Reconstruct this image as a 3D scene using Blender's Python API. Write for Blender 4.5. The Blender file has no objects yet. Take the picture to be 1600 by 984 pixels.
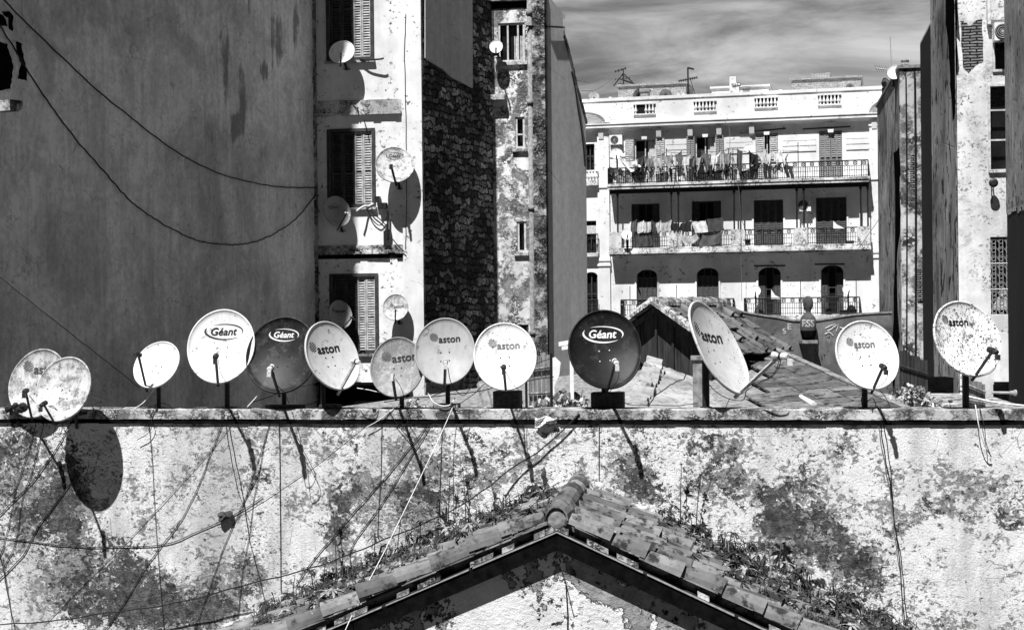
import bpy, bmesh, math, random
from mathutils import Vector as V, Matrix
RND = random.Random(11)
SC = bpy.context.scene
COL = SC.collection
CAMZ = 14.0
F, CX, CY = 2400.0, 800.0, 490.0
ROLL = math.radians(0.6)
CAMP = V((0, 0, CAMZ))

def ray(px, py):
    a, b = (px - CX) / F, -(py - CY) / F
    return V((a * math.cos(ROLL) + b * math.sin(ROLL), 1.0, -a * math.sin(ROLL) + b * math.cos(ROLL)))

def at(px, py, Y):
    return CAMP + ray(px, py) * Y

# ------------------------------------------------------------- planes standing in the place
class Plane:
    """vertical plane: o a point of it, yaw its turn; n points to the viewer's side"""
    def __init__(s, o, yaw=None, direction=None):
        if direction is None:
            s.u = V((math.cos(yaw), math.sin(yaw), 0))
        else:
            s.u = V((direction[0], direction[1], 0)).normalized()
        s.n = V((s.u.y, -s.u.x, 0))
        if s.n.dot(V((0, 0, 0)) - V((o.x, o.y, 0))) < 0:
            s.n = -s.n
        s.o = V((o.x, o.y, 0))
    def hit(s, px, py, d=0.0):
        r = ray(px, py)
        o = s.o + s.n * d
        k = (o - V((0, 0, 0))).dot(s.n) / (r.x * s.n.x + r.y * s.n.y)
        return CAMP + r * k
    def uv(s, px, py, d=0.0):
        p = s.hit(px, py, d) - s.o
        return p.dot(s.u), p.z
    def U(s, px, py=400, d=0.0): return s.uv(px, py, d)[0]
    def Vv(s, px, py, d=0.0): return s.uv(px, py, d)[1]
    def rect(s, x0, y0, x1, y1, d=0.0):
        xm, ym = (x0 + x1) / 2, (y0 + y1) / 2
        u0, u1 = s.U(x0, ym, d), s.U(x1, ym, d)
        v0, v1 = s.Vv(xm, y1, d), s.Vv(xm, y0, d)
        return min(u0, u1), max(u0, u1), v0, v1
    def P(s, u, v, d=0.0): return s.o + s.u * u + s.n * d + V((0, 0, v))

# ------------------------------------------------------------- mesh builder
class MB:
    def __init__(s):
        s.v, s.f, s.m, s.a = [], [], [], None
    def add(s, vs, fs, m=0):
        b = len(s.v)
        s.v.extend(V(x) for x in vs)
        s.f.extend(tuple(b + i for i in f) for f in fs)
        s.m.extend([m] * len(fs))
    def quad(s, a, b, c, d, m=0): s.add([a, b, c, d], [(0, 1, 2, 3)], m)
    def box(s, o, x, y, z, m=0):
        o = V(o)
        vs = [o, o + x, o + x + y, o + y, o + z, o + x + z, o + x + y + z, o + y + z]
        s.add(vs, [(0, 3, 2, 1), (4, 5, 6, 7), (0, 1, 5, 4), (1, 2, 6, 5), (2, 3, 7, 6), (3, 0, 4, 7)], m)
    def pbox(s, fr, u0, u1, v0, v1, d0, d1, m=0):
        s.box(fr.P(u0, v0, d0), fr.u * (u1 - u0), fr.n * (d1 - d0), V((0, 0, v1 - v0)), m)
    def prism(s, pts, ext, m=0):
        n = len(pts); pts = [V(p) for p in pts]; ext = V(ext)
        s.add(pts + [p + ext for p in pts],
              [tuple(range(n)), tuple(range(2 * n - 1, n - 1, -1))] +
              [(i, (i + 1) % n, n + (i + 1) % n, n + i) for i in range(n)], m)
    def tube(s, pts, r, n=6, r1=None, m=0, cap=True):
        pts = [V(p) for p in pts]
        if len(pts) < 2: return
        r1 = r if r1 is None else r1
        t = (pts[1] - pts[0]).normalized()
        up = V((0, 0, 1)) if abs(t.z) < .9 else V((1, 0, 0))
        x = t.cross(up).normalized()
        vs, fs = [], []
        L = len(pts)
        for i, p in enumerate(pts):
            if i == 0: t = pts[1] - pts[0]
            elif i == L - 1: t = pts[-1] - pts[-2]
            else: t = pts[i + 1] - pts[i - 1]
            if t.length < 1e-9: t = V((0, 0, 1))
            t.normalize()
            x = (x - t * x.dot(t))
            if x.length < 1e-6: x = t.orthogonal()
            x.normalize(); y = t.cross(x)
            rr = r + (r1 - r) * i / (L - 1)
            for k in range(n):
                a = 2 * math.pi * k / n
                vs.append(p + x * (rr * math.cos(a)) + y * (rr * math.sin(a)))
        for i in range(L - 1):
            for k in range(n):
                fs.append((i * n + k, i * n + (k + 1) % n, (i + 1) * n + (k + 1) % n, (i + 1) * n + k))
        if cap:
            fs.append(tuple(range(n - 1, -1, -1))); fs.append(tuple(range((L - 1) * n, L * n)))
        s.add(vs, fs, m)
    def lathe(s, o, ax, prof, n=16, m=0, ref=None):
        o = V(o); ax = V(ax).normalized()
        x = V(ref) if ref is not None else (ax.orthogonal())
        x = (x - ax * x.dot(ax)).normalized(); y = ax.cross(x)
        vs, fs = [], []
        for r, h in prof:
            for k in range(n):
                a = 2 * math.pi * k / n
                vs.append(o + ax * h + x * (r * math.cos(a)) + y * (r * math.sin(a)))
        L = len(prof)
        for i in range(L - 1):
            for k in range(n):
                fs.append((i * n + k, i * n + (k + 1) % n, (i + 1) * n + (k + 1) % n, (i + 1) * n + k))
        fs.append(tuple(range(n - 1, -1, -1))); fs.append(tuple(range((L - 1) * n, L * n)))
        s.add(vs, fs, m)
    def holed(s, fr, u0, u1, v0, v1, holes, d=0.0, depth=0.25, m=0, back=None):
        """wall face with rectangular openings and their reveals"""
        us = sorted({u0, u1, *[h[0] for h in holes], *[h[1] for h in holes]})
        vs_ = sorted({v0, v1, *[h[2] for h in holes], *[h[3] for h in holes]})
        us = [u for u in us if u0 - 1e-6 <= u <= u1 + 1e-6]; vs_ = [v for v in vs_ if v0 - 1e-6 <= v <= v1 + 1e-6]
        for i in range(len(us) - 1):
            for j in range(len(vs_) - 1):
                cu, cv = (us[i] + us[i + 1]) / 2, (vs_[j] + vs_[j + 1]) / 2
                if any(h[0] < cu < h[1] and h[2] < cv < h[3] for h in holes): continue
                s.quad(fr.P(us[i], vs_[j], d), fr.P(us[i + 1], vs_[j], d), fr.P(us[i + 1], vs_[j + 1], d), fr.P(us[i], vs_[j + 1], d), m)
        for a, b, c, e in holes:
            q = [(a, c), (b, c), (b, e), (a, e)]
            for k in range(4):
                p0, p1 = q[k], q[(k + 1) % 4]
                s.quad(fr.P(*p0, d), fr.P(*p1, d), fr.P(*p1, d - depth), fr.P(*p0, d - depth), m)
    def build(s, name, mat, parent=None, smooth=False, loc=None, recalc=True):
        if parent is not None:
            r = parent
            while r.parent: r = r.parent
            off = r.location.copy()
        else:
            if loc is None:
                n = max(1, len(s.v))
                loc = V((sum(p.x for p in s.v) / n, sum(p.y for p in s.v) / n, min(p.z for p in s.v)))
            off = V(loc)
        me = bpy.data.meshes.new(name)
        me.from_pydata([tuple(p - off) for p in s.v], [], s.f)
        mats = mat if isinstance(mat, (list, tuple)) else [mat]
        for k in mats: me.materials.append(k)
        if len(mats) > 1: me.polygons.foreach_set('material_index', s.m)
        if s.a is not None:
            at_ = me.attributes.new('peel', 'FLOAT', 'POINT'); at_.data.foreach_set('value', s.a)
        if recalc:
            bm = bmesh.new(); bm.from_mesh(me)
            bmesh.ops.recalc_face_normals(bm, faces=bm.faces[:]); bm.to_mesh(me); bm.free()
        if smooth:
            me.polygons.foreach_set('use_smooth', [True] * len(me.polygons))
        me.update()
        o = bpy.data.objects.new(name, me); COL.objects.link(o)
        if parent is not None: o.parent = parent
        else: o.location = off
        return o

def tag(o, label, cat, group=None, kind=None):
    if label: o['label'] = label
    if cat: o['category'] = cat
    if group: o['group'] = group
    if kind: o['kind'] = kind
    return o

def thing(name, label, cat, loc, group=None):
    o = bpy.data.objects.new(name, None); COL.objects.link(o)
    o.empty_display_size = .2
    o.location = loc
    return tag(o, label, cat, group)

def crom(pts, sub=6):
    """smooth line through points"""
    P = [V(p) for p in pts]
    if len(P) < 3:
        return [P[0].lerp(P[-1], i / (sub * 2)) for i in range(sub * 2 + 1)]
    out = []
    for i in range(len(P) - 1):
        p0 = P[i - 1] if i else P[0] * 2 - P[1]
        p1, p2 = P[i], P[i + 1]
        p3 = P[i + 2] if i + 2 < len(P) else P[-1] * 2 - P[-2]
        for k in range(sub):
            t = k / sub
            out.append(((p1 * 2) + (p2 - p0) * t + (p0 * 2 - p1 * 5 + p2 * 4 - p3) * t * t + (p1 * 3 - p0 - p2 * 3 + p3) * t ** 3) * .5)
    out.append(P[-1])
    return out

# ------------------------------------------------------------- materials (all neutral: a black and white place)
class NG:
    def __init__(s, name):
        s.mat = bpy.data.materials.new(name); s.mat.use_nodes = True
        s.t = s.mat.node_tree; s.n = s.t.nodes; s.l = s.t.links
        s.b = s.n['Principled BSDF']
        s.tc = s.n.new('ShaderNodeTexCoord').outputs['Object']
    def _in(s, sock, v):
        if hasattr(v, 'is_output'): s.l.new(v, sock)
        else: sock.default_value = v
    def vec(s, sc=(1, 1, 1), rot=(0, 0, 0), loc=(0, 0, 0)):
        m = s.n.new('ShaderNodeMapping'); s.l.new(s.tc, m.inputs[0])
        m.inputs['Scale'].default_value = sc; m.inputs['Rotation'].default_value = rot; m.inputs['Location'].default_value = loc
        return m.outputs[0]
    def noise(s, scale, detail=6, rough=.6, vec=None, dist=0.0):
        k = s.n.new('ShaderNodeTexNoise'); k.inputs['Scale'].default_value = scale
        k.inputs['Detail'].default_value = detail; k.inputs['Roughness'].default_value = rough
        k.inputs['Distortion'].default_value = dist
        s.l.new(vec or s.tc, k.inputs['Vector']); return k.outputs['Fac']
    def vor(s, scale, feature='F1', out='Distance', vec=None, rnd=1.0):
        k = s.n.new('ShaderNodeTexVoronoi'); k.feature = feature; k.inputs['Scale'].default_value = scale
        k.inputs['Randomness'].default_value = rnd
        s.l.new(vec or s.tc, k.inputs['Vector']); return k.outputs[out]
    def math(s, op, a, b=0.0, clamp=False):
        k = s.n.new('ShaderNodeMath'); k.operation = op; k.use_clamp = clamp
        s._in(k.inputs[0], a); s._in(k.inputs[1], b); return k.outputs[0]
    def add(s, a, b): return s.math('ADD', a, b)
    def mul(s, a, b): return s.math('MULTIPLY', a, b)
    def step(s, x, lo, hi, a=0.0, b=1.0):
        k = s.n.new('ShaderNodeMapRange'); k.interpolation_type = 'SMOOTHSTEP'
        s._in(k.inputs['Value'], x); k.inputs['From Min'].default_value = lo; k.inputs['From Max'].default_value = hi
        k.inputs['To Min'].default_value = a; k.inputs['To Max'].default_value = b
        return k.outputs[0]
    def mix(s, f, a, b):
        k = s.n.new('ShaderNodeMix'); k.data_type = 'FLOAT'
        s._in(k.inputs[0], f); s._in(k.inputs[2], a); s._in(k.inputs[3], b); return k.outputs[0]
    def attr(s, name):
        k = s.n.new('ShaderNodeAttribute'); k.attribute_name = name; return k.outputs['Fac']
    def xyz(s):
        k = s.n.new('ShaderNodeSeparateXYZ'); s.l.new(s.tc, k.inputs[0]); return k.outputs
    def out(s, col, rough=.9, bump=None, strength=.5, dist=.02, metal=0.0, spec=.3):
        s._in(s.b.inputs['Base Color'], col if hasattr(col, 'is_output') else (col, col, col, 1))
        s._in(s.b.inputs['Roughness'], rough)
        s.b.inputs['Metallic'].default_value = metal
        s.b.inputs['Specular IOR Level'].default_value = spec
        if bump is not None:
            k = s.n.new('ShaderNodeBump'); k.inputs['Strength'].default_value = strength; k.inputs['Distance'].default_value = dist
            s.l.new(bump, k.inputs['Height']); s.l.new(k.outputs[0], s.b.inputs['Normal'])
        return s.mat

def plain(name, c, rough=.6, metal=0.0, var=.25, scale=8, spec=.3, bump=.15):
    g = NG(name)
    n = g.noise(scale, 5, .6)
    col = g.mul(g.step(n, .25, .75, 1 - var, 1 + var), c)
    return g.out(col, rough, n, bump, .01, metal, spec)

def plaster(name, hi, lo, cover=.5, scale=2.0, pits=.30, streak=.3, soft=.03, bump=.7, dark=.08, attr=False, dist=.015, mid=None):
    """old lime plaster: pale coat hi flaking off to the render lo, with pits, streaks and stains"""
    g = NG(name)
    big = g.noise(scale, 9, .68, dist=.4)
    fine = g.noise(scale * 7, 6, .7)
    m = g.add(g.mul(big, .75), g.mul(fine, .25))
    if attr:
        mid_ = g.noise(scale * 3.2, 8, .72, g.vec(loc=(6, 1, 3)), dist=.8)
        m = g.add(g.add(g.mul(big, .34), g.mul(mid_, .40)), g.mul(fine, .26))
        m = g.add(m, g.mul(g.attr('peel'), -.16))
    th = 1 - cover
    th = .5 + (th - .5) * .45
    coat = g.step(m, th - soft, th + soft)
    tone = g.noise(scale * 2.2, 5, .6)
    stain = g.noise(scale * .7, 6, .65, g.vec((1, 1, .18)))
    hi_c = g.mul(g.mul(g.step(tone, .3, .7, .86, 1.06), g.step(stain, .35, .7, 1 - streak, 1.05)), hi)
    lo_c = g.mul(g.step(g.noise(scale * 5, 6, .7), .3, .7, .65, 1.3), lo)
    col = g.mix(coat, lo_c, hi_c)
    pit = g.step(g.noise(scale * 11, 4, .65, g.vec((1, 1, 1.2), loc=(3, 7, 1))), .5 - pits * .5 + .18, .5 - pits * .5 + .23)
    pit2 = g.step(g.noise(scale * 1.7, 4, .6, g.vec(loc=(9, 2, 4))), .42, .62)
    pitm = g.mul(pit, pit2) if pits > 0 else None
    if pitm is not None: col = g.mix(pitm, col, dark)
    edge = g.math('SUBTRACT', g.step(m, th - soft * 2.2, th - soft), coat)
    col = g.mix(g.mul(edge, .45), col, dark)
    h = g.add(g.mul(coat, .6), g.mul(g.noise(scale * 18, 6, .75), .35))
    if pitm is not None: h = g.math('SUBTRACT', h, g.mul(pitm, .6))
    return g.out(col, .92, h, bump, dist, spec=.15)

def streaky(name, c, amt=.5, scale=1.2, spots=.0, dark=.05, xs=(1, 1, .08), bump=.3, bigamt=.3):
    """smooth render with rain streaks and clouded stains"""
    g = NG(name)
    a = g.noise(scale * 2.2, 6, .65, g.vec(xs))
    b = g.noise(scale * .55, 6, .6, dist=.6)
    c2 = g.noise(scale * 9, 6, .7)
    mask = g.mul(g.step(a, .50, .62), g.step(b, .46, .62))
    col = g.mul(g.step(b, .3, .7, 1 - bigamt, 1 + bigamt), c)
    col = g.mul(col, g.step(c2, .3, .7, .88, 1.1))
    col = g.mul(col, g.step(g.noise(scale * 5, 4, .6, g.vec((1, 1, .05))), .3, .7, .9, 1.06))
    col = g.mix(g.mul(mask, amt), col, dark)
    crack = g.step(g.vor(scale * 1.1, 'DISTANCE_TO_EDGE', 'Distance', None), .0, .012)
    crackm = g.mul(g.math('SUBTRACT', 1.0, crack), g.step(g.noise(scale * 1.3, 3, .5, g.vec(loc=(5, 5, 5))), .52, .6))
    col = g.mix(g.mul(crackm, .35), col, dark)
    h = g.add(g.mul(c2, .5), g.mul(crack, .3))
    if spots:
        p = g.step(g.noise(scale * 4, 5, .7, g.vec((1, 1, .6), loc=(2, 8, 3))), .66 - spots * .12, .69 - spots * .12)
        col = g.mix(p, col, dark)
        h = g.math('SUBTRACT', h, p)
    return g.out(col, .9, h, bump, .01, spec=.2)
# ------------------------------------------------------------- camera, light, sky
cam = bpy.data.cameras.new('camera'); camo = bpy.data.objects.new('camera', cam); COL.objects.link(camo)
cam.sensor_width = 36; cam.lens = F * 36 / 1600; cam.clip_end = 3000; cam.clip_start = .1
cam.shift_x = (800 - CX) / 1600; cam.shift_y = (CY - 492) / 1600
cr, sr = math.cos(ROLL), math.sin(ROLL)
camo.matrix_world = Matrix(((cr, sr, 0, 0), (0, 0, -1, 0), (-sr, cr, 0, CAMZ), (0, 0, 0, 1)))
SC.camera = camo
SUN_AZ, SUN_EL = math.radians(24.2), math.radians(58.7)      # where the light travels: to the right of straight ahead
SDIR = V((math.sin(SUN_AZ) * math.cos(SUN_EL), math.cos(SUN_AZ) * math.cos(SUN_EL), -math.sin(SUN_EL)))
sl = bpy.data.lights.new('sun', 'SUN'); sl.energy = 5.0; sl.angle = math.radians(.5); sl.color = (1, 1, 1)
so = bpy.data.objects.new('sun', sl); COL.objects.link(so)
so.rotation_euler = SDIR.to_track_quat('-Z', 'Y').to_euler(); so.location = (0, 0, 60)
w = bpy.data.worlds.new('World'); SC.world = w; w.use_nodes = True
nt = w.node_tree; nt.nodes.clear()
sky = nt.nodes.new('ShaderNodeTexSky'); sky.sky_type = 'NISHITA'; sky.sun_disc = False
sky.sun_elevation = SUN_EL
sky.sun_rotation = math.pi + SUN_AZ      # the sun stands behind the viewer, opposite to where its light goes
bw = nt.nodes.new('ShaderNodeRGBToBW'); nt.links.new(sky.outputs[0], bw.inputs[0])
tc = nt.nodes.new('ShaderNodeTexCoord')
def wmap(sc, loc=(0, 0, 0), rot=(0, 0, 0)):
    m = nt.nodes.new('ShaderNodeMapping'); nt.links.new(tc.outputs['Generated'], m.inputs[0])
    m.inputs['Scale'].default_value = sc; m.inputs['Location'].default_value = loc; m.inputs['Rotation'].default_value = rot
    return m.outputs[0]
def wnoise(scale, vec, detail=6, rough=.55, dist=0):
    k = nt.nodes.new('ShaderNodeTexNoise'); k.inputs['Scale'].default_value = scale; k.inputs['Detail'].default_value = detail
    k.inputs['Roughness'].default_value = rough; k.inputs['Distortion'].default_value = dist
    nt.links.new(vec, k.inputs['Vector']); return k.outputs['Fac']
def wrange(x, a, b, c, d):
    k = nt.nodes.new('ShaderNodeMapRange'); k.interpolation_type = 'SMOOTHSTEP'; nt.links.new(x, k.inputs['Value'])
    for n_, v_ in zip(('From Min', 'From Max', 'To Min', 'To Max'), (a, b, c, d)): k.inputs[n_].default_value = v_
    return k.outputs[0]
def wmath(op, a, b):
    k = nt.nodes.new('ShaderNodeMath'); k.operation = op
    for i, x in enumerate((a, b)):
        if hasattr(x, 'is_output'): nt.links.new(x, k.inputs[i])
        else: k.inputs[i].default_value = x
    return k.outputs[0]
cl1 = wnoise(6.5, wmap((1, 1, 4.6), (1.3, .2, .1), (0, math.radians(6), 0)), 9, .58, .5)
cl2 = wnoise(2.2, wmap((1, 1, 3.0), (4.1, 2.2, .7)), 5, .5, .3)
cloud = wmath('ADD', wmath('MULTIPLY', cl1, .65), wmath('MULTIPLY', cl2, .35))
fac = wrange(cloud, .38, .64, .50, 2.1)
sep = nt.nodes.new('ShaderNodeSeparateXYZ'); nt.links.new(tc.outputs['Generated'], sep.inputs[0])
deep = wmath('MULTIPLY', wrange(sep.outputs['Z'], .19, .30, 1.0, .10), wrange(sep.outputs['Y'], -.15, .45, .22, 1.0))  # sky behind the viewer dimmed as well, to deepen the shade
deep = wmath('MAXIMUM', deep, wmath('MULTIPLY', wrange(sep.outputs['X'], .25, .8, 0.0, .42), wrange(sep.outputs['Y'], -.4, .2, 0.0, 1.0)))      # brightness added on the right to fill the grey wall        # upper sky dimmed as through a red filter, to deepen shade
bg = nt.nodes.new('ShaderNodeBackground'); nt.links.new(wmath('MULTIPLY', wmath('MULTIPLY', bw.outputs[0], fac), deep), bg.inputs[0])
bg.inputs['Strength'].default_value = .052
wo = nt.nodes.new('ShaderNodeOutputWorld'); nt.links.new(bg.outputs[0], wo.inputs[0])
vs = SC.view_settings; vs.view_transform = 'Standard'; vs.look = 'None'; vs.gamma = 1; vs.use_curve_mapping = False
vs.exposure = .58
SC.render.engine = 'CYCLES'
SC.cycles.max_bounces = 5; SC.cycles.diffuse_bounces = 4; SC.cycles.glossy_bounces = 2
SC.cycles.use_denoising = True

# ------------------------------------------------------------- materials
M = {}
def limewall():
    """three coats: white lime wash, the greyed wash under it, and bare dark render where both came off"""
    g = NG('old_lime_wall')
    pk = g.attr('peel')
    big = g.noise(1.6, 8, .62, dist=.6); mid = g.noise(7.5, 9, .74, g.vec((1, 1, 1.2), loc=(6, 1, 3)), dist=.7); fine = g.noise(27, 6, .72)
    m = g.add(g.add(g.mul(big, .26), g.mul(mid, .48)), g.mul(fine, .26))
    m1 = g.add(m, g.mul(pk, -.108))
    coat = g.step(m1, .418, .430)
    lip = g.math('SUBTRACT', g.step(m1, .405, .418), coat)
    mb = g.add(g.add(g.mul(g.noise(2.3, 7, .62, g.vec(loc=(11, 4, 2)), dist=.4), .40), g.mul(g.noise(13, 8, .76, g.vec((1, 1, 1.3), loc=(2, 2, 9)), dist=.5), .60)), g.mul(pk, -.085))
    wash = g.step(mb, .448, .472)                    # 1 = white wash still there
    stain = g.noise(1.0, 6, .68, g.vec((1, 1, .22), loc=(8, 3, 1))); tone = g.noise(5.0, 7, .68)
    hi = g.mul(g.mul(g.step(tone, .32, .68, .84, 1.04), g.step(stain, .34, .54, .62, 1.0)), .90)
    md = g.mul(g.mul(g.step(g.noise(19, 6, .75, g.vec(loc=(4, 4, 4))), .3, .7, .55, 1.5), g.step(tone, .3, .7, .8, 1.15)), .28)
    lo = g.mul(g.mul(g.step(g.noise(10, 8, .78), .3, .7, .45, 1.6), g.step(tone, .3, .7, .65, 1.35)), .115)
    flake = g.step(g.noise(11, 5, .7, g.vec(loc=(7, 0, 7)), dist=.8), .655, .67)      # islands of white left on the bare render
    lo = g.mix(flake, lo, .70)
    col = g.mix(coat, lo, g.mix(wash, md, hi))
    dens = g.step(g.add(g.mul(g.noise(1.3, 5, .65, g.vec(loc=(9, 2, 4))), .8), g.mul(pk, .10)), .36, .56)
    p1 = g.step(g.noise(24, 4, .66, g.vec((1, 1, 1.5), loc=(3, 7, 1)), dist=.5), .585, .61)
    p2 = g.step(g.noise(60, 3, .6, g.vec((.8, 1, 1.5), loc=(1, 4, 8))), .64, .67)
    p3 = g.step(g.noise(9, 5, .66, g.vec((1, 1, 1.4), loc=(5, 5, 1)), dist=.6), .655, .668)
    pit = g.math('MAXIMUM', g.math('MAXIMUM', g.mul(p1, dens), g.mul(p2, g.add(g.mul(dens, .6), .25))), p3)
    col = g.mix(g.mul(pit, .88), col, .04)
    col = g.mix(g.mul(lip, .8), col, .025)
    crack = g.math('SUBTRACT', 1.0, g.step(g.vor(1.5, 'DISTANCE_TO_EDGE', 'Distance', g.vec((1, 1, 1.3))), .0, .008))
    col = g.mix(g.mul(g.mul(crack, g.step(g.noise(2, 3, .5, g.vec(loc=(5, 5, 5))), .52, .58)), .7), col, .04)
    rip = g.noise(12, 6, .74, g.vec((.7, 1, 2.4)), dist=1.5)
    h = g.add(g.mul(coat, .5), g.mul(g.mix(coat, g.mul(rip, 1.3), g.mul(g.noise(42, 6, .78), .5)), .8))
    h = g.add(h, g.mul(wash, .12))
    h = g.math('SUBTRACT', h, g.mul(pit, .6))
    return g.out(col, .93, h, 1.0, .045, spec=.1)
M['wall'] = limewall()
M['coping'] = plaster('coping_cement', .62, .20, .60, 3.0, .45, .35, .05, .9, .06, dist=.02)
M['tar'] = plain('tar_band', .006, .9, var=.5, scale=10, spec=0, bump=.3)  # near-black; also paints the eave shade and the string course shadow
M['gable'] = plaster('gable_plaster', .88, .34, .52, .95, .18, .12, .008, 1.2, .02, dist=.06)
M['facade'] = plaster('sunlit_facade_plaster', .86, .36, .93, 1.0, .20, .20, .03, .4, .10)
M['facade_band'] = plaster('facade_band_plaster', .68, .25, .62, 2.0, .42, .45, .05, .6, .06)
M['facade2'] = plaster('worn_facade_plaster', .84, .26, .56, 1.7, .46, .32, .035, .9, .08)
M['rough_pier'] = plaster('rough_pier_plaster', .62, .22, .52, 2.2, .5, .2, .07, 1.3, .03, dist=.05)
M['white'] = plaster('white_house_paint', .90, .46, .84, .40, .16, .30, .06, .2, .20)
M['white_shabby'] = plaster('white_house_shabby', .86, .28, .66, 1.0, .40, .42, .05, .4, .08)
M['side_grey'] = streaky('smooth_grey_render', .74, .12, .7, 0, .2, bigamt=.10, bump=.15)
def bigwall():
    g = NG('big_grey_render'); pk = g.attr('peel')
    cloud = g.noise(.55, 7, .62, dist=.7); c2 = g.noise(2.6, 7, .68, dist=.4); fine = g.noise(11, 6, .72)
    st = g.noise(5.5, 6, .68, g.vec((1, 1, .10))); st2 = g.noise(16, 4, .6, g.vec((1, 1, .05)))
    col = g.mul(g.mul(g.step(cloud, .32, .68, .74, 1.26), g.step(c2, .3, .7, .76, 1.16)), .86)
    col = g.mul(col, g.mul(g.step(fine, .3, .7, .84, 1.12), g.step(st2, .3, .7, .96, 1.03)))
    damp = g.mul(g.step(g.add(g.mul(st, .40), g.mul(c2, .60)), .47, .60), .34)
    col = g.mul(col, g.math('SUBTRACT', 1.0, g.mul(damp, .8)))
    run = g.step(g.add(g.add(g.mul(pk, .30), g.mul(st, .5)), g.mul(c2, .3)), .57, .68)
    col = g.mix(g.mul(run, .72), col, .14)
    wn = g.n.new('ShaderNodeTexNoise'); wn.inputs['Scale'].default_value = 2.2; wn.inputs['Detail'].default_value = 6; g.l.new(g.tc, wn.inputs['Vector'])
    ma = g.n.new('ShaderNodeVectorMath'); ma.operation = 'MULTIPLY_ADD'; g.l.new(wn.outputs['Color'], ma.inputs[0]); ma.inputs[1].default_value = (.7, .7, .7); g.l.new(g.tc, ma.inputs[2])
    e = g.vor(.9, 'DISTANCE_TO_EDGE', 'Distance', ma.outputs[0])
    crack = g.mul(g.math('SUBTRACT', 1.0, g.step(e, .0, .010)), g.step(g.noise(1.1, 4, .6, g.vec(loc=(5, 5, 5))), .47, .55))
    e2 = g.vor(2.4, 'DISTANCE_TO_EDGE', 'Distance', ma.outputs[0])
    crack2 = g.mul(g.math('SUBTRACT', 1.0, g.step(e2, .0, .02)), g.step(g.noise(1.7, 4, .6, g.vec(loc=(1, 5, 8))), .52, .6))
    col = g.mix(g.mul(g.math('MAXIMUM', crack, crack2), .4), col, .06)
    chip = g.step(g.noise(7, 4, .62, g.vec((1, 1, .7), loc=(2, 8, 3))), .74, .755)
    col = g.mix(chip, col, .03)
    h = g.math('SUBTRACT', g.add(g.mul(fine, .5), g.mul(c2, .6)), g.add(g.mul(crack, .3), g.mul(chip, .6)))
    return g.out(col, .93, h, .5, .02, spec=.1)
M['big_grey'] = bigwall()
M['right_grey'] = streaky('right_streaked_render', .32, .85, .8, .85, .02, (2.2, 2.2, .16), .8, .7)
M['right_blotch'] = streaky('right_blotched_render', .34, .7, 1.8, .7, .04, (1.2, 1.2, .3), .8, .5)
M['peel_strip'] = plaster('peeling_strip', .70, .24, .56, 1.1, .5, .4, .04, 1.0, .04)
M['right_facade'] = plaster('right_facade_plaster', .78, .46, .72, 1.5, .24, .30, .10, .8, .12)
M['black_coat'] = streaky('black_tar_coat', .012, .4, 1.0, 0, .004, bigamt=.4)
M['graffiti_wall'] = streaky('dark_stained_wall', .13, .6, 2.0, .35, .03, (1, 1, .5), .5, .55)
M['dark'] = plain('dark_interior', .006, .9, var=.3, bump=0)  # black sheet set in openings; inside shade put into its colour
M['glass'] = plain('window_glass', .012, .12, var=.3, scale=3, spec=.5, bump=0)
M['frame'] = plain('weathered_frame_paint', .50, .6, var=.35, scale=12)
M['frame_dark'] = plain('dark_frame_wood', .045, .7, var=.45, scale=12)
M['shutter'] = plain('grey_shutter_paint', .40, .7, var=.45, scale=9)
M['shutter_dark'] = plain('dark_shutter_paint', .06, .7, var=.4, scale=9)
M['shutter_mid'] = plain('mid_shutter_paint', .22, .7, var=.3, scale=9)
M['cement_roof'] = plaster('cement_roof_skin', .46, .26, .62, 1.6, .25, .3, .08, .6, .08)
M['soil'] = plain('dark_roof_soil', .03, .95, var=.6, scale=14, spec=0, bump=.6)
M['iron'] = plain('black_iron', .010, .6, var=.3, bump=0)
M['metal'] = plain('galvanised_metal', .42, .45, .3, .25, 20)
M['bracket'] = plain('dark_bracket_metal', .022, .5, .2, .5, 25)
M['rust_iron'] = plain('rusty_iron', .05, .8, var=.6, scale=25, bump=.4)  # mottled near-black; on the mounting blocks it paints dish shade
M['arm_light'] = plain('pale_arm_metal', .48, .45, .1, .3, 20)
M['lnb'] = plain('pale_plastic', .62, .45, var=.2, scale=30)
M['lnb_dark'] = plain('dark_plastic', .03, .5, var=.3, scale=30)
M['black_rubber'] = plain('black_cable_sheath', .010, .6, var=.3, bump=0)
M['white_cable'] = plain('white_cable_sheath', .72, .5, var=.2, bump=0)
M['grey_cable'] = plain('grey_cable_sheath', .16, .6, var=.3, bump=0)
M['concrete'] = plain('rough_concrete', .22, .95, var=.5, scale=12, bump=.6)
M['plastic_white'] = plain('white_appliance', .78, .5, var=.12, scale=6)
M['ink'] = plain('printed_ink', .016, .5, var=.35, scale=30, bump=0)
M['ink_grey'] = plain('faded_ink', .16, .5, var=.5, scale=40, bump=0)
M['ink_white'] = plain('white_print', .82, .5, var=.12, scale=30, bump=0)
M['ink_soft'] = plain('greyed_ink', .05, .5, var=.6, scale=40, bump=0)
M['pot'] = streaky('dark_pot_clay', .085, .5, 3.0, .3, .02, (1, 1, .4), .3, .4)
M['chalk'] = plain('white_brush_paint', .42, .9, var=.3, scale=20, bump=0)
M['ground'] = plain('yard_concrete', .05, .95, var=.4, scale=.6, bump=.4)
M['leaf'] = plain('weed_leaf', .028, .7, var=.5, scale=14)
M['leaf_dry'] = plain('dry_weed_leaf', .30, .8, var=.5, scale=14)
M['stem'] = plain('weed_stem', .07, .8, var=.4, scale=14)
M['rag'] = plain('white_cloth', .8, .9, var=.15, scale=8)

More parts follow.
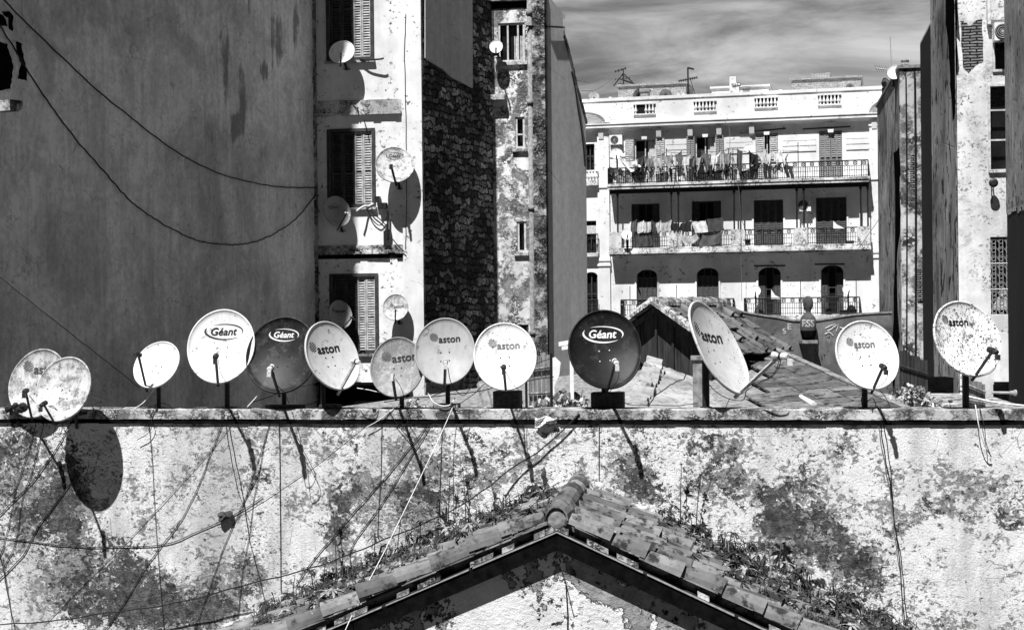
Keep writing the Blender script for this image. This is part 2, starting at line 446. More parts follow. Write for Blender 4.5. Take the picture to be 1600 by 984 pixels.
def tile_mat(name, c):
    g = NG(name)
    a = g.noise(2.6, 6, .7); b = g.noise(14, 6, .7); d = g.noise(5.5, 6, .7, g.vec(loc=(4, 4, 4)))
    geo = g.n.new('ShaderNodeNewGeometry')
    col = g.mul(g.step(a, .3, .7, .6, 1.25), c)
    col = g.mul(col, g.mix(geo.outputs['Random Per Island'], .50, 1.35))
    col = g.mix(g.step(d, .50, .62), col, .03)
    col = g.mix(g.step(b, .64, .70), col, .42)
    return g.out(col, .9, g.add(g.mul(b, .6), g.mul(d, .4)), .6, .012, spec=.2)
M['tile'] = tile_mat('old_clay_tile', .19)
M['tile_far'] = tile_mat('old_clay_tile_pale', .15)
M['slab_tile'] = tile_mat('flat_roof_tile', .15)

def stone_mat():
    """roughly coursed rubble: bent courses of unequal stones with deep joints"""
    g = NG('rubble_stone')
    o = g.xyz()
    wa = g.n.new('ShaderNodeTexNoise'); wa.inputs['Scale'].default_value = 3.2; wa.inputs['Detail'].default_value = 5; g.l.new(g.tc, wa.inputs['Vector'])
    sp = g.n.new('ShaderNodeSeparateColor'); g.l.new(wa.outputs['Color'], sp.inputs[0])
    cx = g.n.new('ShaderNodeCombineXYZ')
    g.l.new(g.add(g.mul(o[1], 1.07), g.mul(sp.outputs[0], .55)), cx.inputs[0]); g.l.new(g.add(o[2], g.mul(sp.outputs[1], .34)), cx.inputs[1])
    k = g.n.new('ShaderNodeTexBrick'); g.l.new(cx.outputs[0], k.inputs['Vector'])
    k.inputs['Color1'].default_value = (.62, .62, .62, 1); k.inputs['Color2'].default_value = (.07, .07, .07, 1); k.inputs['Mortar'].default_value = (.02, .02, .02, 1)
    k.inputs['Scale'].default_value = 1; k.inputs['Mortar Size'].default_value = .022; k.inputs['Mortar Smooth'].default_value = .5
    k.inputs['Brick Width'].default_value = .34; k.inputs['Row Height'].default_value = .15; k.offset = .43; k.squash = .62; k.squash_frequency = 3
    k.inputs['Bias'].default_value = .25
    bwn = g.n.new('ShaderNodeRGBToBW'); g.l.new(k.outputs['Color'], bwn.inputs[0])
    e = g.vor(5.5, 'DISTANCE_TO_EDGE', 'Distance', g.vec((1, 1, 1.6)))
    chip = g.step(g.add(e, g.mul(g.noise(22, 5, .75), .06)), .035, .10, .35, 1.0)
    face = g.step(g.noise(12, 8, .8), .3, .7, .35, 1.7)
    big = g.step(g.noise(.9, 5, .6), .35, .65, .55, 1.2)
    col = g.mul(g.mul(g.mul(g.mul(bwn.outputs[0], face), chip), big), 1.5)
    h = g.add(g.math('SUBTRACT', g.mul(g.noise(18, 7, .78), .5), g.mul(k.outputs['Fac'], .8)), g.mul(chip, .3))
    return g.out(col, .95, h, 1.0, .07, spec=.1)
M['stone'] = stone_mat()

def brick_mat(name, c, mortar, sc=1.0):
    g = NG(name)
    k = g.n.new('ShaderNodeTexBrick'); ws = g.n.new('ShaderNodeVectorMath'); ws.operation = 'MULTIPLY_ADD'; nz = g.n.new('ShaderNodeTexNoise'); nz.inputs['Scale'].default_value = 5; g.l.new(g.tc, nz.inputs['Vector'])
    g.l.new(nz.outputs['Color'], ws.inputs[0]); ws.inputs[1].default_value = (.05, .05, .05); g.l.new(g.vec((sc, sc, sc), rot=(math.radians(90), 0, 0)), ws.inputs[2])
    g.l.new(ws.outputs[0], k.inputs['Vector'])
    k.inputs['Color1'].default_value = (c, c, c, 1); k.inputs['Color2'].default_value = (c * .6, c * .6, c * .6, 1)
    k.inputs['Mortar'].default_value = (mortar,) * 3 + (1,)
    k.inputs['Scale'].default_value = 1.0; k.inputs['Mortar Size'].default_value = .014; k.inputs['Mortar Smooth'].default_value = .3
    k.inputs['Brick Width'].default_value = .26; k.inputs['Row Height'].default_value = .056
    bwn = g.n.new('ShaderNodeRGBToBW'); g.l.new(k.outputs['Color'], bwn.inputs[0])
    col = g.mul(bwn.outputs[0], g.step(g.noise(12, 6, .7), .3, .7, .6, 1.3))
    h = g.math('SUBTRACT', g.mul(g.noise(25, 5, .7), .3), k.outputs['Fac'])
    return g.out(col, .95, h, 1.0, .04, spec=.15)
M['brick'] = brick_mat('bare_brick', .26, .015)
M['brick_pale'] = brick_mat('pale_roof_brick', .60, .30)

def wood_mat(name, c):
    g = NG(name)
    a = g.noise(6, 6, .7, g.vec((3, 3, .25))); b = g.noise(40, 4, .6, g.vec((1, 1, .1)))
    col = g.mul(g.step(a, .3, .7, .4, 1.5), c); col = g.mul(col, g.step(b, .3, .7, .7, 1.2))
    return g.out(col, .85, a, .5, .01, spec=.2)
M['wood'] = wood_mat('old_plank_wood', .035)
M['wood_grey'] = wood_mat('silvered_plank_wood', .20)

def dish_mat(name, c, spots=0.0, rust=0.0, streak=0.0, dirt=.12, rc=.12):
    """painted dish; spots of rust, clouded rust bloom low on the face, running streaks"""
    g = NG(name)
    fine = g.noise(46, 4, .6)
    cl = g.noise(6.0, 6, .65)
    col = g.mul(g.step(cl, .3, .7, 1 - dirt, 1 + dirt * .4), c)
    if streak:
        st = g.noise(14, 6, .7, g.vec((1, 1, .12)))
        col = g.mul(col, g.step(st, .45, .62, 1.0, 1 - streak))
    if rust:
        o = g.xyz()
        bl = g.noise(7, 8, .72, g.vec(loc=(3, 1, 5)))
        sp = g.noise(40, 5, .7)
        k = g.mul(g.step(bl, .60 - .16 * rust, .68 - .10 * rust), g.step(sp, .36, .56, .25, 1.0))
        col = g.mix(k, col, rc)
    if spots:
        d = g.noise(42, 3, .55, g.vec(loc=(1, 6, 2)))
        k = g.step(d, .76 - spots * .20, .785 - spots * .20)
        col = g.mix(k, col, .03)
        d2 = g.vor(17, 'F1', 'Distance', g.vec(loc=(7, 7, 7)))
        k2 = g.mul(g.step(d2, .10, .16, 1.0, 0.0), g.step(g.noise(9, 3, .5), .5, .55))
        col = g.mix(k2, col, .03)
    return g.out(col, .50, fine, .04, .004, spec=.22)
M['dish_white'] = dish_mat('dish_white_paint', .74, .05, .12, .10, .12)
M['dish_grey'] = dish_mat('dish_light_grey_paint', .38, .0, .1, .10, .10)
M['dish_pale'] = dish_mat('dish_pale_paint', .56, .03, .12, .10, .10)
M['dish_spot'] = dish_mat('dish_spotted_white', .82, .55, .15, .15, .10)
M['dish_spot2'] = dish_mat('dish_speckled_white', .80, .45, .10, .1, .10)
M['dish_heavy'] = dish_mat('dish_pitted_white', .82, .92, .5, .1, .12, .10)
M['dish_rust'] = dish_mat('dish_rust_streaked', .60, .25, 1.0, .35, .2, .20)
M['dish_bloom'] = dish_mat('dish_rust_bloom', .60, .40, .95, .1, .12, .16)
M['dish_dirty'] = dish_mat('dish_dirty_grey', .40, .1, 1.5, .4, .3, .20)
M['dish_dark'] = dish_mat('dish_dark_grey_paint', .018, 0, .55, .25, .55, .055)
M['dish_black'] = dish_mat('dish_black_paint', .010, 0, .5, .0, .5, .032)
M['dish_shade'] = dish_mat('dish_weathered_grey', .34, .3, .4, .2, .2, .08)
M['dish_hole'] = plain('dish_back_paint', .16, .6, var=.3)

# ------------------------------------------------------------- ground
g_ = MB(); S_ = 900
g_.quad((-S_, -S_, 0), (S_, -S_, 0), (S_, S_, 0), (-S_, S_, 0))
tag(g_.build('ground', M['ground'], loc=(0, 0, 0)), 'grey concrete yards and streets between the houses', 'ground', kind='structure')

# ------------------------------------------------------------- the long wall
YAW = math.radians(-9.6)
W0 = at(800, 657, 18.6)
WP = Plane(W0, YAW)          # front face of the wall
def blob_list(u, v):
    """where the photographed coat has come off (+) or stayed (-), in picture marks turned to wall metres"""
    t = 0
    for (bu, bv, ru, rv, k) in WBL:
        q = ((u - bu) / ru) ** 2 + ((v - bv) / rv) ** 2
        if q < 1: t += k * (1 - q)
    return t
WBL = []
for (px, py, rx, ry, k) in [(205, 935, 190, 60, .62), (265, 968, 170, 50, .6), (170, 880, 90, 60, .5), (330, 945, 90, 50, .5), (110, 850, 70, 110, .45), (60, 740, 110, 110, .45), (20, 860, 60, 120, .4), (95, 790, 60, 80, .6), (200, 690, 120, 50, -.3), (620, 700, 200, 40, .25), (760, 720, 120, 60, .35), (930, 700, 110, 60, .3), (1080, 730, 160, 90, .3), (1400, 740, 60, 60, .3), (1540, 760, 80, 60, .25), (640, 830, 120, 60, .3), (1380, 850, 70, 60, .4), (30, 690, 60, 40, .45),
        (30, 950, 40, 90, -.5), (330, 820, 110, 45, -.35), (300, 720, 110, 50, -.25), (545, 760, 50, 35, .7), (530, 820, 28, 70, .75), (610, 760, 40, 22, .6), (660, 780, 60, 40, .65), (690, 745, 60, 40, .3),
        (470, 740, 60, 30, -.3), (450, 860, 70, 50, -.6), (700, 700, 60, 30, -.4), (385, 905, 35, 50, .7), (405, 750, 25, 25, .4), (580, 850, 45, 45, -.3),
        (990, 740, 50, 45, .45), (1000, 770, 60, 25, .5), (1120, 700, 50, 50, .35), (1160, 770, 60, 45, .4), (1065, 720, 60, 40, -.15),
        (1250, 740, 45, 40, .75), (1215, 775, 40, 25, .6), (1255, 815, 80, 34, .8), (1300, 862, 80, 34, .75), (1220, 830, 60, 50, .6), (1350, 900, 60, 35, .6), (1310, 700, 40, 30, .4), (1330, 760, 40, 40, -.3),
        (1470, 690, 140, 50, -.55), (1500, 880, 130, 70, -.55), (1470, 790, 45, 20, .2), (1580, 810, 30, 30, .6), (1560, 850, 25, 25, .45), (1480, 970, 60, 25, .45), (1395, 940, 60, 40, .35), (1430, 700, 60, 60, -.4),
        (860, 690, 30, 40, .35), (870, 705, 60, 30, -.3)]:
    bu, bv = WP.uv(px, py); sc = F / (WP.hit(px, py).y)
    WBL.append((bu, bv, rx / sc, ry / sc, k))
wall = thing('boundary_wall', 'long flaking whitewashed wall carrying the row of dishes along its top', 'wall', WP.P(0, 0, -.15))
b = MB(); b.a = []
u0, u1 = WP.U(-430, 800), WP.U(1760, 800)
vtop, vlow = WP.Vv(800, 662), WP.Vv(800, 1060)
nu, nv = 285, 56
for j in range(nv + 1):
    for i in range(nu + 1):
        u = u0 + (u1 - u0) * i / nu; v = vlow + (vtop - vlow) * j / nv
        b.v.append(WP.P(u, v, 0)); b.a.append(blob_list(u, v))
for j in range(nv):
    for i in range(nu):
        k = j * (nu + 1) + i
        b.f.append((k, k + 1, k + nu + 2, k + nu + 1)); b.m.append(0)
n0 = len(b.v)
b.quad(WP.P(u0, 0), WP.P(u1, 0), WP.P(u1, vlow), WP.P(u0, vlow))
b.quad(WP.P(u0, 0, -.3), WP.P(u1, 0, -.3), WP.P(u1, vtop, -.3), WP.P(u0, vtop, -.3))
b.quad(WP.P(u0, vtop, 0), WP.P(u1, vtop, 0), WP.P(u1, vtop, -.3), WP.P(u0, vtop, -.3))
for uu in (u0, u1): b.quad(WP.P(uu, 0), WP.P(uu, vtop), WP.P(uu, vtop, -.3), WP.P(uu, 0, -.3))
b.a += [0] * (len(b.v) - n0)
b.build('wall_face', M['wall'], wall, recalc=False)
VT = WP.Vv(800, 639, .035)           # top of the coping
VB = WP.Vv(800, 655, .035)
b = MB()
N = 150
# coping with a worn, slightly wavy front edge
rows = []
for i in range(N + 1):
    u = u0 + (u1 - u0) * i / N
    j1, j2 = RND.uniform(-.006, .006), RND.uniform(-.006, .004)
    rows.append([WP.P(u, VB + j2 * .4, -.31), WP.P(u, VT + .004, -.31), WP.P(u, VT + j1, .028 + j2), WP.P(u, VT - .012 + j1, .036 + j2), WP.P(u, VB + j2, .036 + j2)])
for i in range(N):
    for k in range(5):
        b.add([rows[i][k], rows[i + 1][k], rows[i + 1][(k + 1) % 5], rows[i][(k + 1) % 5]], [(0, 1, 2, 3)])
b.build('coping', M['coping'], wall)
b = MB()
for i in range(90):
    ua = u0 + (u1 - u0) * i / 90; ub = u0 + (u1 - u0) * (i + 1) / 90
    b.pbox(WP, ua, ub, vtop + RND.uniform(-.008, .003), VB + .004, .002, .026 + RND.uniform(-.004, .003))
b.build('drip_band', M['tar'], wall)  # near-black band under the coping

# ------------------------------------------------------------- the gabled house in front of it
HA = V((.1163, .9932, 0)).normalized(); HL = V((HA.y, -HA.x, 0))
ridge_front = at(870, 805, 15.47)
house = thing('tiled_house', 'low gabled house with broken barrel tile roof and flaking gable below the wall', 'house', V((ridge_front.x, ridge_front.y + 1.5, 0)))
RZ = ridge_front.z - .10
PL, PR = .43, .465
def roofp(s, t, h=0.0):
    p = PL if s < 0 else PR
    return V((ridge_front.x, ridge_front.y, 0)) + HL * s + HA * t + V((0, 0, RZ - p * abs(s) + h))
SLEN, SREN, TD = 5.0, 4.6, 3.35
def tend(s):      # how far back the roof goes before it meets the wall
    o = V((ridge_front.x, ridge_front.y, 0)) + HL * s
    return (WP.o - o).dot(WP.n) / HA.dot(WP.n)
b = MB()   # deck under the tiles
for s0, s1 in ((-SLEN, 0), (0, SREN)):
    lo = -.14
    b.add([roofp(s0, .02, -.05), roofp(s1, .02, -.05), roofp(s1, tend(s1) + .01, -.05), roofp(s0, tend(s0) + .01, -.05),
           roofp(s0, .02, lo + .05), roofp(s1, .02, lo + .05), roofp(s1, tend(s1) + .01, lo + .05), roofp(s0, tend(s0) + .01, lo + .05)],
          [(0, 1, 2, 3), (4, 7, 6, 5), (0, 4, 5, 1), (1, 5, 6, 2), (2, 6, 7, 3), (3, 7, 4, 0)])
b.build('roof_bed', M['soil'], house)
def barrel(mb, o, sd, ac, nn, L, r0, r1, up=1, thick=.016, seg=7):
    vs = []
    for end, r in ((0, r0), (1, r1)):
        for rr in (r, r - thick):
            for k in range(seg + 1):
                a = math.pi * k / seg
                vs.append(o + sd * (L * end) + ac * (math.cos(a) * rr) + nn * (math.sin(a) * rr * up * (1.22 if up > 0 else 1.0)))
    n = seg + 1; fs = []
    for k in range(seg):
        fs.append((k, k + 1, 2 * n + k + 1, 2 * n + k))
        fs.append((n + k, 3 * n + k, 3 * n + k + 1, n + k + 1))
        fs.append((k, n + k, n + k + 1, k + 1))
        fs.append((2 * n + k, 2 * n + k + 1, 3 * n + k + 1, 3 * n + k))
    fs += [(0, 2 * n, 3 * n, n), (seg, n + seg, 3 * n + seg, 2 * n + seg)]
    mb.add(vs, fs)
b = MB()
for sg, SL, P_ in ((-1, SLEN, PL), (1, SREN, PR)):
    sd = (HL * sg + V((0, 0, -P_))).normalized(); nn = (V((0, 0, 1)) - sd * sd.z).normalized()
    for c in range(15):
        t = .07 + c * .29
        for i in range(int(SL / .40)):
            s_ = .10 + i * .40 + RND.uniform(-.025, .025) + (.06 if c % 2 else 0)
            if t > tend(sg * s_) - .02: continue
            if c > 0 and RND.random() < .05: continue
            big = 1.18 if c == 0 else 1.0
            r0, r1 = .072 * big, .098 * big
            d2 = (sd + HA * RND.uniform(-.05, .05) + nn * RND.uniform(.02, .09)).normalized()
            o = roofp(sg * s_ * .928, t + RND.uniform(-.025, .025), .055 + RND.uniform(0, .035))
            barrel(b, o, d2, HA, nn, RND.uniform(.44, .49), r0, r1)
        for i in range(int(SL / .42)):    # the pans between them
            if t + .13 > tend(sg * i * .42) - .02: continue
            o = roofp(sg * (.05 + i * .42) * .928, t + .145, .035)
            barrel(b, o, (sd + nn * .02).normalized(), HA, nn, .47, .105, .085, -1)
b.build('roof_tiles', M['tile'], house)
b = MB()
for i in range(9):
    o = roofp(RND.uniform(-.015, .015), -.03 + i * .385, .05 + RND.uniform(0, .02))
    barrel(b, o, (HA + V((0, 0, -.03)) + HL * RND.uniform(-.04, .04)).normalized(), HL, V((0, 0, 1)), .44, .122, .145)
b.build('ridge_tiles', M['tile'], house)
b = MB(); b.lathe(roofp(0, -.0, .06), HA, [(.05, -.015), (.09, -.005), (.112, .012), (.10, .06)], 9)
b.build('ridge_end_mortar', M['concrete'], house)
b = MB()   # mortar along the verge and where the roof meets the wall
for sg, SL in ((-1, SLEN), (1, SREN)):
    n = 46
    for i in range(n):
        s0, s1 = sg * SL * i / n, sg * SL * (i + 1.15) / n
        h = RND.uniform(.0, .03)
        q = [roofp(s0, .0, -.05), roofp(s1, .0, -.05), roofp(s1, .0, .0 + h * .3), roofp(s0, .0, .0 + h * .3)]
        if RND.random() < .45: b.prism(q, HA * RND.uniform(.03, .07))
b.build('verge_mortar', M['coping'], house)['kind'] = 'stuff'
b = MB()
for sg, SL in ((-1, SLEN), (1, SREN)):
    n = 30
    for i in range(n):
        s0, s1 = sg * SL * i / n, sg * SL * (i + 1) / n
        h = RND.uniform(.10, .20)
        e_ = min(tend(s0), tend(s1)); t0 = e_ - .30 - RND.uniform(0, .08)
        b.prism([roofp(s0, t0, .02), roofp(s0, e_ - .06, h + .05), roofp(s0, e_ + .05, h + .04), roofp(s0, e_ + .05, -.05)], (roofp(s1, 0, 0) - roofp(s0, 0, 0)))
b.build('wall_fillet', M['coping'], house)
b = MB()   # pale metal edging strip and the black boards painted as eave shade under it
for sg, SL in ((-1, SLEN), (1, SREN)):
    for i in range(int(SL / .9) + 1):
        s0, s1 = sg * i * .9, sg * min(SL, i * .9 + .86)
        b.prism([roofp(s0, -.022, -.072), roofp(s1, -.022, -.072), roofp(s1, -.022, -.061 + RND.uniform(-.003, .004)), roofp(s0, -.022, -.061)], HA * .06)
b.build('edging_strip', M['metal'], house)
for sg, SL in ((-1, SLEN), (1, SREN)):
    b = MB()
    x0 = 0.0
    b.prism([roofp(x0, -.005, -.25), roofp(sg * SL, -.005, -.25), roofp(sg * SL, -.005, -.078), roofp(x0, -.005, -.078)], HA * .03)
    b.build('barge_board', M['tar'], house)  # black board stands for the shade on the wall under the eave
b = MB()   # gable wall and body of the house
tw = .13
b.a = None
n = 60; top = []; 
ss = sorted([-SLEN + .3 + (SLEN + SREN - .6) * i / n for i in range(n + 1)] + [0.0])
for i in range(len(ss) - 1):
    a0, a1 = ss[i], ss[i + 1]
    z0 = roofp(a0, tw, -.10); z1 = roofp(a1, tw, -.10)
    l0, l1 = V((z0.x, z0.y, 8)), V((z1.x, z1.y, 8))
    b.quad(l0, l1, z1, z0)
p0, p1 = roofp(ss[0], tw, 0), roofp(ss[-1], tw, 0)
b.quad((p0.x, p0.y, 0), (p1.x, p1.y, 0), (p1.x, p1.y, 8), (p0.x, p0.y, 8))
for a0 in (ss[0], ss[-1]):
    q0, q1 = roofp(a0, tw, -.1), roofp(a0, tend(a0), -.1)
    b.quad((q0.x, q0.y, 0), (q1.x, q1.y, 0), q1, q0)
b.build('gable_wall', M['gable'], house, recalc=False)
b = MB()
pp = at(888, 925, 15.45)
b.tube([at(878, 893, 15.30), at(884, 910, 15.58), at(887, 960, 15.57), at(886, 1010, 15.57)], .006, 5)
b.build('drop_wire', M['black_rubber'], house)
# ------------------------------------------------------------- dwellings left and right
VPD = V(((1150 - CX) / F, 1.0, 0)).normalized()     # the way the side walls run
def side_plane(px, Y, direction=VPD):
    p = at(px, 400, Y); return Plane(p, direction=direction)
FP = Plane(at(580, 300, 33), YAW)                    # sunlit facade on the left

def slats(mb, fr, u0, u1, v0, v1, d, pitch, m=0):
    """louvred shutter leaf: stiles, rails and tilted slats"""
    w = min(.07, (u1 - u0) * .16)
    mb.pbox(fr, u0, u0 + w, v0, v1, d, d + .04, m); mb.pbox(fr, u1 - w, u1, v0, v1, d, d + .04, m)
    vm = v0 + (v1 - v0) * .42
    for a in (v0, vm, v1 - w): mb.pbox(fr, u0 + w, u1 - w, a, a + w, d, d + .036, m)
    v = v0 + w + pitch * .5
    while v < v1 - w:
        if not (vm - pitch * .4 < v < vm + w):
            mb.prism([fr.P(u0 + w, v, d + .034), fr.P(u0 + w, v + pitch * .25, d + .034), fr.P(u0 + w, v + pitch * .85, d + .004), fr.P(u0 + w, v + pitch * .6, d + .004)], fr.u * (u1 - u0 - 2 * w), m)
        v += pitch

def frame_mb(fr, r, d, wd=.06, bars=(), cross=(), th=.05):
    b = MB(); u0, u1, v0, v1 = r
    b.pbox(fr, u0, u0 + wd, v0, v1, d, d + th); b.pbox(fr, u1 - wd, u1, v0, v1, d, d + th)
    b.pbox(fr, u0 + wd, u1 - wd, v1 - wd, v1, d, d + th); b.pbox(fr, u0 + wd, u1 - wd, v0, v0 + wd, d, d + th)
    for q in bars:
        u = u0 + (u1 - u0) * q; b.pbox(fr, u - wd * .4, u + wd * .4, v0 + wd, v1 - wd, d + .004, d + th - .004)
    for q in cross:
        v = v0 + (v1 - v0) * q; b.pbox(fr, u0 + wd, u1 - wd, v - wd * .35, v + wd * .35, d + .006, d + th - .006)
    return b

# ---- big grey house on the left: its blank side wall runs from beyond the left edge back to the facade
Bp = FP.hit(496, 400); Q = FP.hit(556, 300)
s2 = V((SDIR.x, SDIR.y, 0)).normalized()
dirA = ray(-22, 400); dirA = V((dirA.x, dirA.y, 0))
# Q - s2*k on the ray k2*dirA
den = s2.x * dirA.y - s2.y * dirA.x
k2 = (s2.x * Q.y - s2.y * Q.x) / den
A = dirA * k2
A = V((A.x, A.y, 0)); Bp = V((Bp.x, Bp.y, 0))
GP = Plane(A, direction=(Bp - A))
Lg = (Bp - A).length
grey = thing('grey_house', 'tall blank dark grey rendered house side filling the left of the view', 'house', A)
b = MB()
back = V((-9, 4, 0)); gu = (Bp - A).normalized()
LQ = (V((Q.x, Q.y, 0)) - A).length
T_ = A + gu * 3.2
b.prism([T_, Bp, Bp + back, T_ + back], V((0, 0, 24)))
b.prism([A, T_, T_ + back, A + back + V((-3, -1, 0))], V((0, 0, 21.9 + math.tan(SUN_EL) * LQ)))     # unseen taller front part, heightened to shade a strip of the facade
b.build('side_wall', M['big_grey'], grey)
b = MB()   # lumpy bare edge where the render stops at the far corner
z = 2.0
while z < 26:
    h = RND.uniform(.12, .4)
    b.prism([GP.P(Lg - RND.uniform(.10, .17), z, .0), GP.P(Lg + .02, z, .0), GP.P(Lg + .02, z, .022), GP.P(Lg - RND.uniform(.09, .13), z, .020)], V((0, 0, h))); z += h
b.build('corner_bead', M['peel_strip'], grey)
b = MB(); b.a = []      # rendered face with its rain runs
GB = []
for (px, py, rx, ry, k) in [(352, 95, 24, 95, 1.0), (378, 150, 18, 100, 1.0), (366, 205, 18, 40, .9), (300, 60, 12, 40, .6), (267, 125, 24, 40, .8), (222, 84, 20, 20, .6), (435, 60, 34, 70, .9), (412, 112, 36, 30, .85),
        (462, 40, 22, 60, .9), (388, 12, 12, 40, .8), (408, 235, 11, 36, .8), (240, 20, 20, 30, .6), (330, 212, 46, 30, .5), (120, 60, 70, 18, .5), (90, 300, 70, 40, .3), (60, 560, 90, 120, .5), (20, 240, 60, 120, .45), (350, 560, 30, 90, .45), (235, 430, 50, 40, .3), (440, 520, 24, 90, .4), (280, 290, 40, 30, .35)]:
    bu, bv = GP.uv(px, py); sc = F / GP.hit(px, py).y; GB.append((bu, bv, rx / sc / .8, ry / sc, k))
nu, nv = 90, 120; v0_, v1_ = 10.0, 23.9
for j in range(nv + 1):
    for i in range(nu + 1):
        u = .02 + (Lg - .16) * i / nu; v = v0_ + (v1_ - v0_) * j / nv; t = 0
        for bu, bv, ru, rv, k in GB:
            q = ((u - bu) / ru) ** 2 + ((v - bv) / rv) ** 2
            if q < 1: t += k * (1 - q)
        b.v.append(GP.P(u, v, .004)); b.a.append(t)
for j in range(nv):
    for i in range(nu):
        k = j * (nu + 1) + i; b.f.append((k, k + 1, k + nu + 2, k + nu + 1)); b.m.append(0)
b.build('render_face', M['big_grey'], grey, recalc=False)
def blobplate(fr, pts, d, th):
    b = MB(); q = [fr.hit(x, y, d) for x, y in pts]; b.prism(q, fr.n * th); return b
def ragged(pts, amp=2.5, sub=4):
    out = []
    n = len(pts)
    for i in range(n):
        a, c = pts[i], pts[(i + 1) % n]
        for k in range(sub):
            t = k / sub
            out.append((a[0] + (c[0] - a[0]) * t + RND.uniform(-amp, amp), a[1] + (c[1] - a[1]) * t + RND.uniform(-amp, amp)))
    return out
for pts in ([(-12, 62), (10, 70), (17, 90), (20, 105), (17, 125), (15, 140), (-12, 142)], [(3, 18), (14, 17), (20, 28), (19, 50), (15, 47), (12, 28), (5, 24)], [(25, 66), (33, 68), (36, 90), (41, 110), (41, 126), (28, 122), (33, 100), (26, 82)], [(-10, 20), (6, 26), (12, 42), (2, 40), (-10, 36)]):
    blobplate(GP, ragged(pts, 1.2), .003, .012).build('exposed_patch', M['tar'], grey)
b = MB()   # broken stub of a stone ledge sticking out of the wall
b.prism([GP.hit(-7, 157, 0), GP.hit(-7, 174, 0), GP.hit(8, 176, 0), GP.hit(13, 170, 0), GP.hit(14, 159, 0)], GP.n * .26)
b.build('ledge_stub', M['peel_strip'], grey)

# ---- sunlit facade with shutters, rubble stone side
C0 = FP.hit(660, 400)
u495, u630, u660 = FP.U(485, 300), FP.U(630, 300), FP.U(661.5, 300)
fac = thing('shuttered_house', 'sunlit flat house with louvred shutters and a bare rubble stone side wall', 'house', V((C0.x - 1.5, C0.y + 2, 0)))
wins = [(513, -92, 580, 92), (515, 205, 583, 321), (519, 431, 588, 549), (500, 600, 561, 690)]
holes = [FP.rect(*q) for q in wins]
FT = CAMZ + 8.0
b = MB()
b.holed(FP, u495 - .3, u660, 0, FT, holes, 0, .16)
b.build('front_wall', M['facade'], fac)
b = MB(); b.pbox(FP, u630, u660 - .003, 0.01, FT - .01, -.1, .07); b.build('corner_pier', M['facade'], fac)
def string_course(ya, yb, yc):
    b = MB()
    v0, v1, v2 = FP.Vv(565, yb), FP.Vv(565, ya), FP.Vv(565, yc)
    b.pbox(FP, u495 - .25, u630 + .01, v0, v1, -.05, .05)
    n = 14
    for i in range(n):
        ua = u495 - .25 + (u630 - u495 + .25) * i / n; ub = u495 - .25 + (u630 - u495 + .25) * (i + 1) / n
        if RND.random() < .93: b.pbox(FP, ua, ub, v0 - .03, v0 + .02, -.04, .10 + RND.uniform(-.014, .012))
    return b.build('string_course', M['facade_band'], fac)
string_course(157, 178, 184); string_course(383, 395, 404)
b = MB(); b.pbox(FP, u495 - .25, u630 - .005, FP.Vv(565, 404), FP.Vv(565, 396.5), -.03, .012); b.build('dark_stripe', M['tar'], fac)  # black strip paints the shadow line under the lower string course
for k, (r, px) in enumerate(zip(holes, wins)):
    u0, u1, v0, v1 = r
    o = frame_mb(FP, (u0 - .05, u1 + .05, v0 - .05, v1 + .05), .003, .07, th=.035).build('window', M['frame_dark'], fac)
    b = MB(); b.pbox(FP, u0 + .005, u1 - .005, v0 + .005, v1 - .005, -.15, -.13); b.build('pane', M['dark'], o)
    if k < 3:
        um = u0 + (u1 - u0) * .57
        b = MB(); slats(b, FP, u0 + .03, u0 + (um - u0) * .5, v0 + .03, v1 - .03, -.10, .055); slats(b, FP, u0 + (um - u0) * .5 + .01, um - .01, v0 + .03, v1 - .03, -.09, .055)
        b.build('shutter', M['shutter_dark'], o)  # left leaves coloured dark for the shade falling on them
        b = MB(); q = um + (u1 - um) * .45
        slats(b, FP, um + .01, q, v0 + .03, v1 - .03, -.05, .055); slats(b, FP, q + .01, u1 - .01, v0 + .03, v1 - .03, -.04, .055)
        b.build('shutter', M['shutter'], o)  # right leaves coloured paler, as the sunlit half
        b = MB(); b.pbox(FP, u0 - .08, u1 + .08, v0 - .10, v0 - .052, -.02, .09); b.build('sill', M['facade_band'], o)
# stone side
SP = side_plane(661.5, (C0 - CAMP).y if True else 33)
SP = Plane(FP.P(u660, 0), direction=V((.43, 1, 0)))
usd = lambda px: SP.U(px, 400)
ua, ub = usd(661.5), usd(772)
lo_, hi_ = min(ua, ub), max(ua, ub)
b = MB(); b.quad(SP.P(ua, 0), SP.P(ub, 0), SP.P(ub, FT), SP.P(ua, FT))
b.quad(FP.P(u495 - .3, FT), SP.P(ua, FT), SP.P(ub, FT), SP.P(ub, FT) - FP.u * 4)
b.quad(SP.P(ub, 0), SP.P(ub, FT), SP.P(ub, FT) - FP.u * 5, SP.P(ub, 0) - FP.u * 5)
b.build('stone_side_wall', M['stone'], fac)
pt = [(662.5, -130), (736, -130), (737, 138), (722, 130), (705, 122), (690, 108), (676, 100), (662.5, 91)]
b = MB(); q = [SP.hit(x, y, 0) for x, y in pt]; b.prism(q, SP.n * .03); b.build('plaster_patch', M['side_grey'], fac)
b = MB(); q = [SP.hit(x, y, 0) for x, y in ragged([(664, 598), (700, 592), (735, 600), (738, 660), (664, 664)], 2)]; b.prism(q, SP.n * .03); b.build('plaster_patch', M['right_blotch'], fac)
b = MB(); z = 1.0
while z < FT - .3:    # flaking white arris at the corner
    h = RND.uniform(.15, .5); b.prism([SP.P(ua, z, .002), SP.P(ua + math.copysign(RND.uniform(.03, .09), ub - ua), z, .002), SP.P(ua, z, .010)], V((0, 0, h))); z += h
b.build('corner_arris', M['facade_band'], fac)
